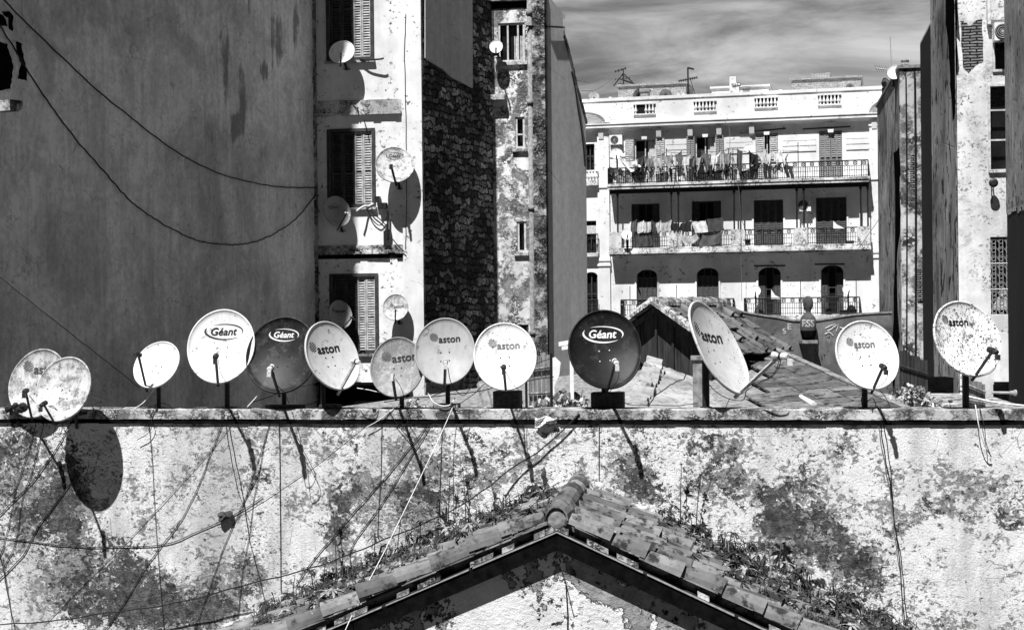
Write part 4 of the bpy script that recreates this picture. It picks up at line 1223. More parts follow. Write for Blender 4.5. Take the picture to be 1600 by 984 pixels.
def logo_aston(mp, cx, cy, w):
    """striped globe and the word beside it; mp maps flat marks onto the dish"""
    b = MB(); r = w * .135
    gx = cx - w * .5 + r; gy = cy + w * .045
    n = 6
    ang = math.radians(32)
    for k in range(n):
        o = r * (-.9 + 1.8 * k / (n - 1)); hw = r * .075
        L = math.sqrt(max(0, r * r - o * o))
        pts = [(-L, o - hw), (0, o - hw), (L, o - hw), (L, o + hw), (0, o + hw), (-L, o + hw)]
        q = [mp(gx + x * math.cos(ang) - y * math.sin(ang), gy + x * math.sin(ang) + y * math.cos(ang)) for x, y in pts]
        b.add(q, [(0, 1, 4, 5), (1, 2, 3, 4)])
    vs, fs, tw, th = text2d('aston')
    s = w * .70 / tw
    for k, (dx, dy) in enumerate(((0, 0), (.055, .0), (.028, .03), (.028, -.02))):      # laid over itself for a bolder stroke
        b.add([mp(gx + r * 1.08 + (x + dx + tw / 2) * s, cy - r * .35 + (y + dy) * s, k * .0007) for x, y in vs], fs)
    return b
def logo_geant(mp, cx, cy, w, small=True):
    b = MB(); vs, fs, tw, th = text2d('Géant', 0, .22)
    s = w * .66 / tw
    for k, (dx, dy) in enumerate(((-.03, 0), (.03, .0), (0, .03), (0, -.015))):
        b.add([mp(cx + (x + dx) * s, cy + (y + dy) * s, k * .0007) for x, y in vs], fs)
    a_, b_ = w * .5, w * .205
    n = 26
    for (t0, t1, th0) in ((150, 318, .20), (-28, 128, .13)):
        ring = []
        for i in range(n + 1):
            f = i / n; t = math.radians(t0 + (t1 - t0) * f); k = th0 * math.sin(math.pi * min(1, f * 1.0)) ** .8
            ring.append((mp(cx + a_ * math.cos(t), cy - w * .01 + b_ * math.sin(t)), mp(cx + a_ * math.cos(t) * (1 - k * .75), cy - w * .01 + b_ * math.sin(t) * (1 - k))))
        for i in range(n): b.quad(ring[i][0], ring[i + 1][0], ring[i + 1][1], ring[i][1])
    return b

def dish(c, Wd, Hd, yaw, tilt, mat, label, roll=0, logo=None, ink='ink', lpos=(0, .42), lw=.62, lnb=None, arm_from=-0.97, mast=None, arm='bracket', lnbm='lnb', group=None,
         bolts=True, seg=48, boltm='ink', mast_r=.030, depth=.105, name='satellite_dish', bracket=True, arm_r=.013, lrot=0):
    y, t, ro = math.radians(yaw), math.radians(tilt), math.radians(roll)
    n = V((math.sin(y) * math.cos(t), -math.cos(y) * math.cos(t), math.sin(t)))
    e1 = V((math.cos(y), math.sin(y), 0)); e2 = V((-math.sin(y) * math.sin(t), math.cos(y) * math.sin(t), math.cos(t)))
    e1, e2 = e1 * math.cos(ro) + e2 * math.sin(ro), e2 * math.cos(ro) - e1 * math.sin(ro)
    a, bb = Wd / 2, Hd / 2; dp = depth * Wd
    base = V((c.x, c.y, c.z - bb)) if mast is None else V(mast[-1])
    root = thing(name, label, 'satellite dish', base, group)
    def S(x, yy, off=0.0):
        q = min(1.0, (x / a) ** 2 + (yy / bb) ** 2)
        return c + e1 * x + e2 * yy + n * (-dp * (1 - q) + off)
    m = MB(); vs, fs = [], []
    prof = [(0.0, -dp), (.16, None), (.32, None), (.48, None), (.62, None), (.75, None), (.86, None), (.955, None), (.965, .004), (.99, .004), (1.0, -.002), (1.004, -.022), (.985, -.024), (.975, -.010)]
    prof = [(r, (-dp * (1 - r * r) if h is None else h)) for r, h in prof]
    prof += [(r, -dp * (1 - r * r) - .012) for r in (.95, .8, .6, .4, .2)]
    w1, w2, w3 = RND.uniform(0, 6), RND.uniform(0, 6), RND.uniform(.003, .007)      # slightly buckled
    vs.append(c + n * prof[0][1])
    for r, h in prof[1:]:
        for k in range(seg):
            g = 2 * math.pi * k / seg
            k_ = r * r * w3 * Wd
            rj = r * (1 + .004 * math.sin(3 * g + w1) * r)
            vs.append(c + e1 * (a * rj * math.cos(g)) + e2 * (bb * rj * math.sin(g)) + n * (h + k_ * math.sin(2 * g + w1) + k_ * .6 * math.sin(5 * g + w2)))
    for k in range(seg): fs.append((0, 1 + k, 1 + (k + 1) % seg))
    for i in range(len(prof) - 2):
        for k in range(seg):
            fs.append((1 + i * seg + k, 1 + (i + 1) * seg + k, 1 + (i + 1) * seg + (k + 1) % seg, 1 + i * seg + (k + 1) % seg))
    li = 1 + (len(prof) - 2) * seg
    fs.append(tuple(range(li, li + seg)))
    m.add(vs, fs)
    refl = m.build('reflector', mat, root, smooth=True)
    lr = math.radians(lrot)
    if logo:
        mp = lambda x, yy, o_=0.0: S(x * math.cos(lr) - (yy - lpos[1] * bb) * math.sin(lr), (yy - lpos[1] * bb) * math.cos(lr) + x * math.sin(lr) + lpos[1] * bb, .0035 + o_)
        f = logo_aston if logo == 'aston' else logo_geant
        f(mp, lpos[0] * a, lpos[1] * bb, lw * Wd).build('printed_logo', M[ink], refl, recalc=False)
    if bolts:
        for x, yy in ((-.14, .0), (.14, .02), (-.14, -.26), (.14, -.24)):
            p = S(x * a, yy * bb); q = MB(); q.lathe(p - n * .004, n, [(.010, 0), (.010, .008), (.006, .012)], 6); q.build('bolt', M[boltm], refl)
    if bracket:
        q = MB(); p = c - n * (dp + .012) - e2 * bb * .1
        q.box(p - e1 * .07 - e2 * .16 - n * .07, e1 * .14, e2 * .32, n * .066); q.tube([p - n * .06, p - n * .13 - e2 * .02], .03, 8)
        q.build('mount_bracket', M['bracket'], root)
    if lnb is not None:
        L = V(lnb); foot = c + e2 * bb * arm_from - n * .01
        if arm:
            q = MB(); dr = (L - foot).normalized(); sd = dr.cross(n).normalized()
            up = sd.cross(dr)
            q.box(foot - dr * .10 - sd * arm_r - up * arm_r, dr * ((L - foot).length + .08), sd * arm_r * 2, up * arm_r * 2); q.build('feed_arm', M[arm], root)
        q = MB(); tgt = S(0, .05 * bb); ax = (tgt - L).normalized()
        k = max(.6, Wd / .85)
        q.lathe(L - ax * .05 * k, ax, [(.022 * k, -.03 * k), (.03 * k, -.02 * k), (.03 * k, .035 * k), (.02 * k, .05 * k), (.02 * k, .075 * k), (.034 * k, .085 * k), (.034 * k, .115 * k), (.028 * k, .12 * k)], 12, 0)
        q.box(L - ax * .10 * k + V((-.022 * k, 0, -.075 * k)), V((.044 * k, 0, 0)), V((0, .05 * k, 0)), V((0, 0, .06 * k)), 0)
        o = q.build('feed_horn', M[lnbm], root)
        q = MB(); q.lathe(L - ax * .01 * k - ax * .012, ax, [(.036 * k, 0), (.036 * k, .022)], 12); q.build('clamp', M['bracket'], o)
    if mast is not None:
        q = MB(); pts = [c - n * (dp + .09) - e2 * bb * .12] + [V(p) for p in mast]
        pts[0] = V((mast[0].x, mast[0].y, pts[0].z)) if abs(mast[0].z - pts[0].z) > .05 else pts[0]
        q.tube(pts, mast_r, 9); q.tube([c - n * (dp + .03) - e2 * bb * .12, pts[0]], mast_r * .8, 8)
        q.lathe(V(mast[-1]) + V((0, 0, .001)), (0, 0, 1), [(.075, 0), (.075, .012), (mast_r, .016)], 10)
        q.build('mast', M['bracket'], root)
    return root

def px2m(px, plane=None): # metres per picture mark at the wall
    return (plane or WP).hit(px, 600).y / F
def wall_dish(px, py, wpx, hpx, yaw, tilt, mat, label, lnb=None, mastpx=None, dd=.0, lyd=.70, wh=None, **k):
    c = WP.hit(px, py, dd); m = c.y / F
    Wd, Hd = (wpx * m / max(.7, math.cos(math.radians(yaw) + math.atan((px - 800) / 2400)) ** .5), hpx * m / math.cos(math.radians(tilt))) if wh is None else (wh[0] * m, wh[1] * m)
    L = WP.hit(lnb[0], lnb[1], lyd) if lnb else None
    t = math.radians(tilt)
    bx = WP.hit(mastpx if mastpx else px, 638, -.16)
    back = c + V((-math.sin(math.radians(yaw)) * math.cos(t), math.cos(math.radians(yaw)) * math.cos(t), -math.sin(t))) * (.105 * Wd + .10)
    mt = [V((bx.x, max(bx.y, back.y) if False else bx.y, c.z - Hd * .28)), V((bx.x, bx.y, VT))]
    md = max(-.25, min(-.08, dd - (.105 * Wd + .09) * math.cos(t) * math.cos(math.radians(yaw))))
    mt = [WP.P(WP.U(mastpx if mastpx else px, 630, md), c.z - Hd * .25, md), WP.P(WP.U(mastpx if mastpx else px, 637, md), VT - .002, md)]
    return dish(c, Wd, Hd, yaw, tilt, M[mat], label, lnb=L, mast=mt, **k)

wall_dish(58, 598, 92, 106, -14, 20, 'dish_rust', 'rust streaked white dish half hidden behind the blank one at the far left', lnb=(40, 611), mastpx=66, logo='aston', ink='ink_soft', lpos=(-.02, .46), lyd=.62, lnbm='lnb_dark', dd=.0)
c_ = WP.hit(98, 607, .56); m_ = c_.y / F
dish(c_, 96 * m_, 99 * m_ / math.cos(.36), -16, 20, M['dish_bloom'], 'white dish without lettering, rust blooming down its middle, hung out in front of the wall', roll=-8,
     lnb=WP.hit(68, 631, 1.05), arm_from=-.98, lnbm='lnb_dark', mast=[WP.P(WP.U(118, 640, .25), c_.z - .15, .25), WP.P(WP.U(120, 650, .2), VB + .06, .10)], mast_r=.024)
wall_dish(244, 569, 78, 71, -21, 28, 'dish_spot2', 'small spotted white dish tipped up to the left on a thin post', wh=(81, 81), lnb=(216, 553), mastpx=248, lyd=.38, lnbm='lnb_dark', boltm='ink', arm_r=.011, dd=.0, arm_from=-.92, roll=-14)
wall_dish(345, 540, 106, 115, -5, 20, 'dish_white', 'clean white dish with black oval swoosh lettering', lnb=(337, 557), mastpx=355, logo='geant', ink='ink', lpos=(.02, .43), lw=.58, mast_r=.034, lnbm='lnb_dark', boltm='ink_grey')
wall_dish(440, 554, 113, 119, -8, 20, 'dish_dark', 'charcoal grey dish with white oval swoosh lettering and clouded paint', lnb=(423, 575), mastpx=444, logo='geant', ink='ink_white', lpos=(-.02, .56), lw=.42, lnbm='lnb', boltm='iron', lyd=.66)
wall_dish(520, 555, 88, 108, 44, 22, 'dish_pale', 'pale dish turned to the right, overlapping the charcoal dish', wh=(101, 115), lnb=(556, 565), mastpx=505, logo='aston', lpos=(-.16, .28), lw=.60, arm='arm_light', lyd=.30, lnbm='lnb', lrot=4)
wall_dish(620, 573, 84, 93, -5, 20, 'dish_dirty', 'dirty grey dish with grime over its lower face and a pale rim', lnb=(613, 586), mastpx=628, logo='aston', lpos=(.06, .36), lw=.66, lnbm='lnb', arm='bracket', lrot=6)
wall_dish(695, 548, 95, 103, 0, 20, 'dish_grey', 'clean light grey dish with bold black lettering above its feed', lnb=(696, 566), mastpx=700, logo='aston', lpos=(.0, .42), lw=.50, lnbm='lnb', boltm='ink', lrot=2)
wall_dish(789, 556, 99, 105, 2, 20, 'dish_spot2', 'bright white dish freckled with small rust spots over a dark block', lnb=(787, 574), mastpx=790, logo='aston', ink='ink_grey', lpos=(-.02, .38), lw=.50, lnbm='lnb_dark')
wall_dish(946, 545, 116, 123, 6, 20, 'dish_black', 'large black dish with white oval swoosh lettering', lnb=(962, 566), mastpx=945, logo='geant', ink='ink_white', lpos=(-.02, .42), lw=.56, lnbm='lnb', boltm='lnb', mast_r=.04, lyd=.68)
wall_dish(1124, 542, 96, 146, 58, 27, 'dish_pale', 'big pale dish swung far to the right with a long bare arm', wh=(150, 163), lnb=(1218, 556), mastpx=1103, logo='aston', lpos=(.06, .36), lw=.56, arm='arm_light', lnbm='lnb', lyd=.20, mast_r=.045, dd=-.20, arm_r=.018, lrot=-10, arm_from=-.96)
wall_dish(1356, 554, 101, 107, 14, 20, 'dish_spot', 'white dish with faded lettering and scattered black spots', lnb=(1380, 573), mastpx=1351, logo='aston', ink='ink_grey', lpos=(-.1, .38), lw=.46, lnbm='lnb_dark', mast_r=.036, lyd=.5)
wall_dish(1512, 528, 110, 117, 20, 20, 'dish_heavy', 'white dish pitted all over with rust at the right end of the wall', lnb=(1551, 548), mastpx=1509, logo='aston', ink='ink', lpos=(-.18, .50), lw=.42, lnbm='lnb_dark', mast_r=.04, lyd=.42)

# blocks the masts of three dishes are set in
def block(x0, y0, x1, label, dep=.22, off=-.27, mat='concrete'):
    a, c = WP.U(x0, 630, off + dep), WP.U(x1, 630, off + dep); v = WP.Vv((x0 + x1) / 2, y0, off + dep)
    b = MB(); b.pbox(WP, a, c, VT + .003, v, off, off + dep)
    me = b.build('mounting_block', M[mat]); tag(me, label, 'block', 'mounting blocks on the wall top')
    bv = me.modifiers.new('soft edges', 'BEVEL'); bv.width = .012; bv.segments = 2
block(923, 613, 974, 'wide dark concrete block under the large black dish', mat='rust_iron')  # concrete block coloured near black for the dish shade on it
block(770, 611, 812, 'dark concrete block under the freckled dish', mat='rust_iron')  # same dark colouring in place of dish shade
block(413, 633, 470, 'low flat plate under the charcoal dish', .2, -.22, mat='rust_iron')  # dark plate put in place of the charcoal dish's shadow
block(498, 632, 528, 'small low block below the pale turned dish', .2, -.22, mat='rust_iron')
block(676, 631, 715, 'low flat plate below the clean light grey dish', .2, -.22, mat='concrete')

# dishes on the houses
def hd(fr, px, py, w_, h_, yaw, tilt, mat, label, d, lnb=None, ld=.5, mt=True, **k):
    c = fr.hit(px, py, d); m = c.y / F
    L = fr.hit(lnb[0], lnb[1], d + ld) if lnb else None
    mast = [fr.P(fr.uv(px, py, d)[0] + k.pop('mdx', 0.0), c.z - h_ * m * .35, d * .55), fr.P(fr.uv(px, py, d)[0], c.z - h_ * m * .62, .03)] if mt else None
    return dish(c, w_ * m, h_ * m / math.cos(math.radians(tilt)), yaw, tilt, M[mat], label, lnb=L, mast=mast, seg=32, **k)
hd(FP, 534, 81, 41, 38, -8, 26, 'dish_spot2', 'small dish half in shade below the top shuttered window', .42, lnb=(533, 84), ld=.3, lnbm='lnb_dark')
hd(FP, 617, 257, 61, 58, 6, 24, 'dish_bloom', 'worn white dish with faded mark, on the sunlit facade beside the middle shutters', .44, lnb=(611, 259), ld=.4, lnbm='lnb_dark', logo='geant', ink='ink_soft', lpos=(0, .55), lw=.45, arm_r=.02)
hd(FP, 527, 330, 45, 49, 28, 20, 'dish_grey', 'plain grey dish in the shade under the middle shuttered window', .42, lnb=(542, 333), ld=.1, logo='geant', ink='ink_soft', lpos=(-.1, .35), lw=.5, lnbm='lnb')
hd(FP, 532, 491, 38, 45, 24, 20, 'dish_grey', 'small grey dish in the shade before the lowest shuttered window', .40, lnb=(550, 496), ld=.05, logo='aston', lpos=(-.1, .3), lw=.6, lnbm='lnb_dark')
hd(FP, 618, 480, 40, 41, 0, 20, 'dish_rust', 'small white dish with a brown streak low on the corner pier', .36, lnb=(618, 485), ld=.3, logo='aston', ink='ink_soft', lpos=(.1, .15), lw=.55, lnbm='lnb_dark')
hd(BP, 775, 73, 21, 22, -4, 22, 'dish_white', 'tiny white dish by the open window of the narrow house', .40, lnb=(775, 76), ld=.3, lnbm='lnb_dark', bolts=False)
Ww = dict(bolts=False, seg_=0)
def wd(px, py, w_, h_, yaw, tilt, mat, label, d, lnb=None, **k):
    c = WH.hit(px, py, d); m = c.y / F
    L = WH.hit(lnb[0], lnb[1], d + .5) if lnb else None
    u = WH.uv(px, py, d)[0]
    return dish(c, w_ * m, h_ * m, yaw, tilt, M[mat], label, lnb=L, mast=[WH.P(u, c.z - h_ * m * .3, d - .22), WH.P(u, k.pop('foot'), d - .22)], seg=24, bolts=False, arm_r=.03, mast_r=.045, **k)
wd(963, 240, 20, 19, 0, 22, 'dish_white', 'white dish on the top balcony below the wall fan unit', D4 - .25, (963, 243), foot=vs_, lnbm='lnb_dark')
wd(1171, 232, 17, 16, 8, 24, 'dish_spot2', 'pale dish above the washing on the top balcony', D4 - .30, (1170, 235), foot=vs_, lnbm='lnb_dark')
wd(979, 366, 17, 19, 0, 20, 'dish_spot', 'white dish fixed outside the middle balcony railing', D2 + .30, (981, 367), foot=vS - .12, lnbm='lnb_dark')
wd(1180, 454, 17, 18, -8, 20, 'dish_spot', 'white dish over the left end of the lower balcony railing', D1 - .05, (1181, 456), foot=vS1 + .02, lnbm='lnb_dark')
wd(1325, 452, 17, 18, -5, 20, 'dish_spot', 'white dish over the right end of the lower balcony railing', D1 - .05, (1327, 454), foot=vS1 + .02, lnbm='lnb_dark')
wd(928, 150, 18, 18, 15, 28, 'dish_shade', 'round dish at the left end of the white roof parapet', -.8, (928, 152), foot=top, lnbm='lnb_dark')
wd(995, 149, 17, 20, -140, 20, 'dish_hole', 'dark back of a dish at the left of the roof parapet, turned away', -1.1, None, foot=top)
wd(1040, 150, 20, 22, 175, 25, 'dish_hole', 'dark rounded back of a dish behind the middle of the roof room', -1.1, None, foot=top)
wd(1328, 138, 14, 15, 172, 25, 'dish_hole', 'small dark back of a dish before the right roof room', -1.1, None, foot=top)
c_ = LP.hit(1398, 113, -.5); m_ = c_.y / F
dish(c_, 23 * m_, 25 * m_, -20, 20, M['dish_white'], 'white dish on top of the low peeling house end', lnb=None, mast=[c_ + V((.05, .35, -.12)), V((c_.x + .05, c_.y + .35, LT - .35))], seg=28, bolts=False)
c_ = DP.hit(1386, 134, -.25); m_ = c_.y / F
dish(c_, 20 * m_, 26 * m_, 115, 18, M['dish_hole'], 'dark dish seen from behind on the sloping edge of the low house end', lnb=c_ + V((.4, -.1, -.1)), mast=[c_ + V((-.1, .1, -.2)), V((c_.x + .15, c_.y + .1, DP.Vv(1386, 142) - .1))], seg=28, bolts=False)
# ------------------------------------------------------------- the sheds and roofs behind the wall
ap = at(1027, 478, 25.0)
sa = V((.52, .854, 0)); sb = V((.854, -.52, 0))
hut = thing('roof_hut', 'small plank hut with a crumbling tiled roof standing behind the big turned dish', 'hut', V((ap.x + .6, ap.y + 1, 0)))
RL, RW, RD = 2.35, 1.0, .66
def hp(t, s, h=0.0, k=1): # t along the ridge, s across (+ right)
    return ap + sa * t + sb * s + V((0, 0, -abs(s) * RD / RW + h))
b = MB()
for s1 in (-RW, RW):
    q = [hp(-.12, 0, -.02), hp(-.12, s1, -.02), hp(RL, s1, -.02), hp(RL, 0, -.02)]
    b.prism(q, (0, 0, -.06))
b.build('roof_boards', M['wood'], hut)
b = MB()
for sg in (-1, 1):
    sd = (sb * sg + V((0, 0, -RD / RW))).normalized(); nn = sd.cross(sa) * (1 if sd.cross(sa).z > 0 else -1)
    for r in range(4):      # big thin overlapping slabs, slipped and broken
        for i in range(8):
            if (r, i) in ((1, 6), (2, 4)) and sg > 0: continue
            L_s = .42; o = hp(-.16 + i * .36 + RND.uniform(-.03, .03), sg * (.02 + r * .30), .012)
            tilt = (sd + nn * RND.uniform(.03, .10)).normalized()
            b.box(o, (sa + nn * RND.uniform(-.05, .05)).normalized() * RND.uniform(.33, .37), tilt * L_s, nn * .028)
            if RND.random() < .6: barrel(b, o + sa * .17 + nn * .02, tilt, sa, nn, .40, .05, .07)
b.build('roof_tiles', M['tile_far'], hut)
b = MB()
for i in range(8): barrel(b, ap + sa * (-.2 + i * .37) + V((0, 0, .0 + RND.uniform(0, .02))), sa, sb, V((0, 0, 1)), .41, .12, .10)
for s1 in (-1, 1):
    sd = (sb * s1 + V((0, 0, -RD / RW))).normalized()
    for i in range(4): barrel(b, ap + sa * -.16 + sd * (i * .34) + V((0, 0, .04)), sd, sa, (V((0, 0, 1))), .38, .09, .11)
b.build('ridge_tiles', M['coping'], hut)
b = MB(); bz = ap.z - 2.6
wl = RW - .10
pts = [hp(.05, -wl, -.08), hp(.05, 0, -.08), hp(.05, wl, -.08)]
q = [V((pts[0].x, pts[0].y, bz)), pts[0], pts[1], pts[2], V((pts[2].x, pts[2].y, bz))]
b.prism(q, sa * .04)
for s1 in (-wl, wl):
    q0, q1 = hp(.06, s1, -.08), hp(RL - .1, s1, -.08)
    b.quad((q0.x, q0.y, bz), (q1.x, q1.y, bz), q1, q0)
b.build('plank_wall', M['wood'], hut)
b = MB()
for s_ in (-.72, -.36, -.05, .25, .58, .92):
    p = hp(.03, s_, -.09); w_ = .035
    b.box(V((p.x, p.y, bz)), sb * w_, -sa * .03, V((0, 0, p.z - bz)))
p = hp(.0, -.9, -.9); 
b.box(hp(.0, -.55, -.35), (hp(0, -.1, -1.0) - hp(.0, -.55, -.35)), -sa * .03, V((0, 0, .07)))
b.build('battens', M['wood'], hut)
b = MB()
for s1 in (-1, 1):
    q = [hp(-.13, 0, -.10), hp(-.13, s1 * RW, -.10), hp(-.13, s1 * RW, -.02), hp(-.13, 0, -.02)]; b.prism(q, sa * .03)
b.build('verge_board', M['wood'], hut)
# lower front roof before the hut: mortar ridge and smooth cement skirts
fr_ = thing('lean_to_roof', 'smooth cement lean-to roof with a lumpy mortar ridge in front of the plank hut', 'roof', V((at(1020, 640, 22).x, 22.5, 0)))
A0, A1 = at(1022, 566, 24.6), at(985, 655, 20.5)
B1 = at(1160, 668, 20.6); B0 = at(1085, 590, 24.4)
C1_, C0_ = at(890, 655, 21.0), at(960, 600, 24.4)
b = MB()
def surf(p, q, r, s, n=10, amp=.012):
    g = []
    for i in range(n + 1):
        row = []
        for j in range(n + 1):
            a = p.lerp(q, i / n); c = s.lerp(r, i / n); x = a.lerp(c, j / n); x.z += RND.uniform(-amp, amp); row.append(x)
        g.append(row)
    for i in range(n):
        for j in range(n): b.quad(g[i][j], g[i + 1][j], g[i + 1][j + 1], g[i][j + 1])
surf(A1, A0, B0, B1); surf(A1, A0, C0_, C1_)
dn = V((0, 0, -3))
for p, q in ((A1, B1), (A1, C1_)): b.quad(p, q, q + dn, p + dn)
b.build('roof_slope', M['cement_roof'], fr_, recalc=False)
b = MB()
for i in range(15):
    p = A0.lerp(A1, i / 14.0)
    barrel(b, p + V((-.1, 0, -.02)), (V((.30, -.12, RND.uniform(-.1, .02)))).normalized(), V((.35, .94, 0)), V((0, 0, 1)), RND.uniform(.22, .34), RND.uniform(.08, .12), RND.uniform(.06, .10))
b.build('mortar_ridge', M['cement_roof'], fr_)
# stack beside the big dish
b = MB(); s0 = at(1094, 640, 21.0)
q0, q1 = at(1083, 640, 21.0), at(1103, 640, 21.0); zt = at(1093, 562, 21).z
b.box(V((q0.x, q0.y, q0.z - 1.0)), q1 - q0, V((.06, .3, 0)), V((0, 0, zt - q0.z + 1.0)))
b.box(V((q0.x - .03, q0.y - .03, zt + .001)), (q1 - q0) * 1.2, V((.06, .36, 0)), V((0, 0, .05)))
tag(b.build('chimney_stack', M['concrete']), 'square grey chimney stack behind the mast of the big turned dish', 'chimney')
# dark gap wall under the hut eave
# square tiled roof sloping down on the right
TA, TB, TC = at(1186, 537, 27.0), at(1440, 652, 20.6), at(1150, 690, 20.4)
tn = (TB - TA).cross(TC - TA).normalized(); tn = tn if tn.z > 0 else -tn
ex = (TB - TA).normalized(); ey = (tn.cross(ex)); ey = ey if ey.z < 0 else -ey
troof = thing('flat_tile_roof', 'sloping roof of square flat tiles with dark joints, right of the plank hut', 'roof', V((TA.x + 1.5, 23.5, 0)))
b = MB()
Lx = (TB - TA).length; st = .36
eyy = (ey + ex * -.25).normalized()
for i in range(int(Lx / st) + 3):
    for j in range(22):
        o = TA + ex * (i * st) + eyy * (j * .40)
        if o.z < 11.3 or o.y < 19.35: continue
        rp = o
        px = CX + F * ((o.x) / o.y)
        if px < 1203: continue
        b.box(o + tn * RND.uniform(0, .012), (ex + tn * RND.uniform(-.02, .02)).normalized() * (st - .022), (eyy + tn * RND.uniform(.0, .03)) * (.43), tn * .03)
b.build('roof_tiles', M['slab_tile'], troof)
b = MB(); b.prism([TA + ex * .3 - tn * .03, TB - tn * .03, TB + eyy * 9 - tn * .03, TA + ex * .3 + (eyy + ex * .22) * 8 - tn * .03], tn * -.05)
b.build('roof_bed', M['concrete'], troof)
b = MB()
for i in range(16):
    p, q = TA.lerp(TB, i / 16), TA.lerp(TB, (i + .985) / 16); b.box(p + tn * .03 - eyy * .03, q - p, eyy * .10, tn * RND.uniform(.03, .05))
b.build('verge_strip', M['concrete'], troof)
b = MB(); p0 = at(1255, 616, 21.4); 
pp_ = [(1251, 618), (1262, 625), (1273, 632)]
def on_roof(px, py, off=.04):
    r = ray(px, py); k = (TA + tn * off - CAMP).dot(tn) / r.dot(tn); return CAMP + r * k
pts = [on_roof(x, y) for x, y in ((1251, 619), (1260, 625), (1272, 632))]
b.tube(crom(pts, 3), .03, 7, .045); tag(b.build('pipe_piece', M['white_cable']), 'short piece of white pipe lying on the flat tile roof', 'pipe')
# stained wall with brush lettering behind that roof
GW = Plane(at(1290, 500, 27.8), YAW)
gw = thing('lettered_wall', 'dark stained yard wall with white brush letters above the flat tile roof', 'wall', GW.P(GW.U(1290), 0, -.1))
ol = [(1150, 700), (1150, 486), (1186, 493), (1215, 497), (1240, 502), (1275, 502), (1300, 498), (1330, 493), (1360, 490.5), (1394, 489), (1395, 700)]
b = MB(); b.prism([GW.hit(x, y) for x, y in ol], -GW.n * .2); b.build('wall_face', M['graffiti_wall'], gw)
b = MB()
for (x0, y0), (x1, y1) in zip(ol[1:-2], ol[2:-1]): p, q = GW.hit(x0, y0, .02), GW.hit(x1, y1, .02); b.box(p, q - p, -GW.n * .24, V((0, 0, .03)))
b.build('cap', M['concrete'], gw)
def brush(body, px, py, hpx, rot=0.0, fr=GW, d=.004, bold=.02):
    vs, fs, tw, th = text2d(body, bold); c = fr.hit(px, py, d); s = hpx * c.y / F / th; b = MB(); r = math.radians(rot)
    b.add([c + fr.u * (s * (x * math.cos(r) - y * math.sin(r))) + V((0, 0, s * (y * math.cos(r) + x * math.sin(r)))) for x, y in vs], fs); return b
brush('E', 1233.5, 510, 9.5, 0).build('brush_letter', M['chalk'], gw); brush('S', 1225.5, 517, 9, 8).build('brush_letter', M['chalk'], gw); brush('S', 1238, 524, 9, -10).build('brush_letter', M['graffiti_wall'], gw)
for pts in ([(1290, 513), (1298, 509), (1306, 506), (1300, 514), (1293, 517)], [(1303, 512), (1311, 505), (1307, 518)], [(1312, 512), (1319, 513)], [(1289, 522), (1296, 519), (1302, 525)]):
    b = MB(); b.tube([GW.hit(x, y, .002) for x, y in pts], .014, 4); b.build('brush_scrawl', M['chalk'], gw)
# small figure-like pot standing on that wall
fgc = GW.hit(1263, 531, .16); sc_ = fgc.y / F
fg = thing('standing_pot', 'dark bottle shaped pot with a head-like top and white letters, before the stained wall', 'pot', fgc)
b = MB(); prof = [(8.5, 0), (10.5, 6), (12.2, 14), (12.4, 26), (11.6, 34), (8.0, 39), (4.2, 42), (4.0, 45), (6.4, 49), (7.8, 55), (7.9, 61), (6.2, 66), (2.5, 68.5)]
b.lathe(fgc, (0, 0, 1), [(r * sc_, h * sc_) for r, h in prof], 20); b.build('body', M['pot'], fg, smooth=True)
b = MB(); b.lathe(fgc, (0, 0, 1), [(8.6 * sc_, -.004), (10.7 * sc_, 6 * sc_), (12.35 * sc_, 13 * sc_), (12.3 * sc_, 15 * sc_)], 20); b.build('tarred_foot', M['tar'], fg, smooth=True)
vs, fs, tw, th = text2d('ESS', .035); s = 21 * sc_ / tw; cz = fgc.z + 26.5 * sc_; Rr = 12.55 * sc_; b = MB()
cd = V((-fgc.x, -fgc.y, 0)).normalized(); cs = V((-cd.y, cd.x, 0))
b.add([V((fgc.x, fgc.y, cz + y * s)) + cd * (Rr * math.cos(x * s / Rr)) + cs * (Rr * math.sin(x * s / Rr)) for x, y in vs], fs); b.build('brush_letters', M['chalk'], fg, recalc=False)
b = MB(); bb_ = GW.hit(1263, 531, 0); b.box(fgc + V((-.14, -.16, -.06)), V((.28, 0, 0)), V((0, .34, 0)), V((0, 0, .058))); b.build('shelf', M['concrete'], fg)
# dark plank fence and corrugated bits at the foot of the low house
def fence(x0, x1, yt0, yt1, Y, n, name, label, mat, cat='fence'):
    o = thing(name, label, cat, at((x0 + x1) / 2, 640, Y) - V((0, 0, 1)))
    b = MB()
    for i in range(n):
        xa, xb = x0 + (x1 - x0) * i / n, x0 + (x1 - x0) * (i + .86) / n
        yt = yt0 + (yt1 - yt0) * i / n + RND.uniform(-3, 3)
        p, q = at(xa, yt, Y), at(xb, yt, Y); z0 = at(xa, 660, Y).z
        b.box(V((p.x, p.y, z0)), V((q.x - p.x, q.y - p.y, 0)), V((0, .03, 0)), V((0, 0, p.z - z0)))
    b.build('planks', M[mat], o)
    b = MB()
    for t in (.25, .7):
        p, q = at(x0, yt0 + (640 - yt0) * t, Y - .04), at(x1, yt1 + (640 - yt1) * t, Y - .04); b.tube([p, q], .02, 5)
    b.build('rails', M[mat], o)
fence(1406, 1450, 548, 566, 26.5, 8, 'plank_fence', 'leaning dark plank fence below the peeling house end', 'wood')
fence(1511, 1540, 588, 604, 21.0, 6, 'bar_screen', 'pale slatted screen behind the mast of the pitted dish', 'wood_grey')
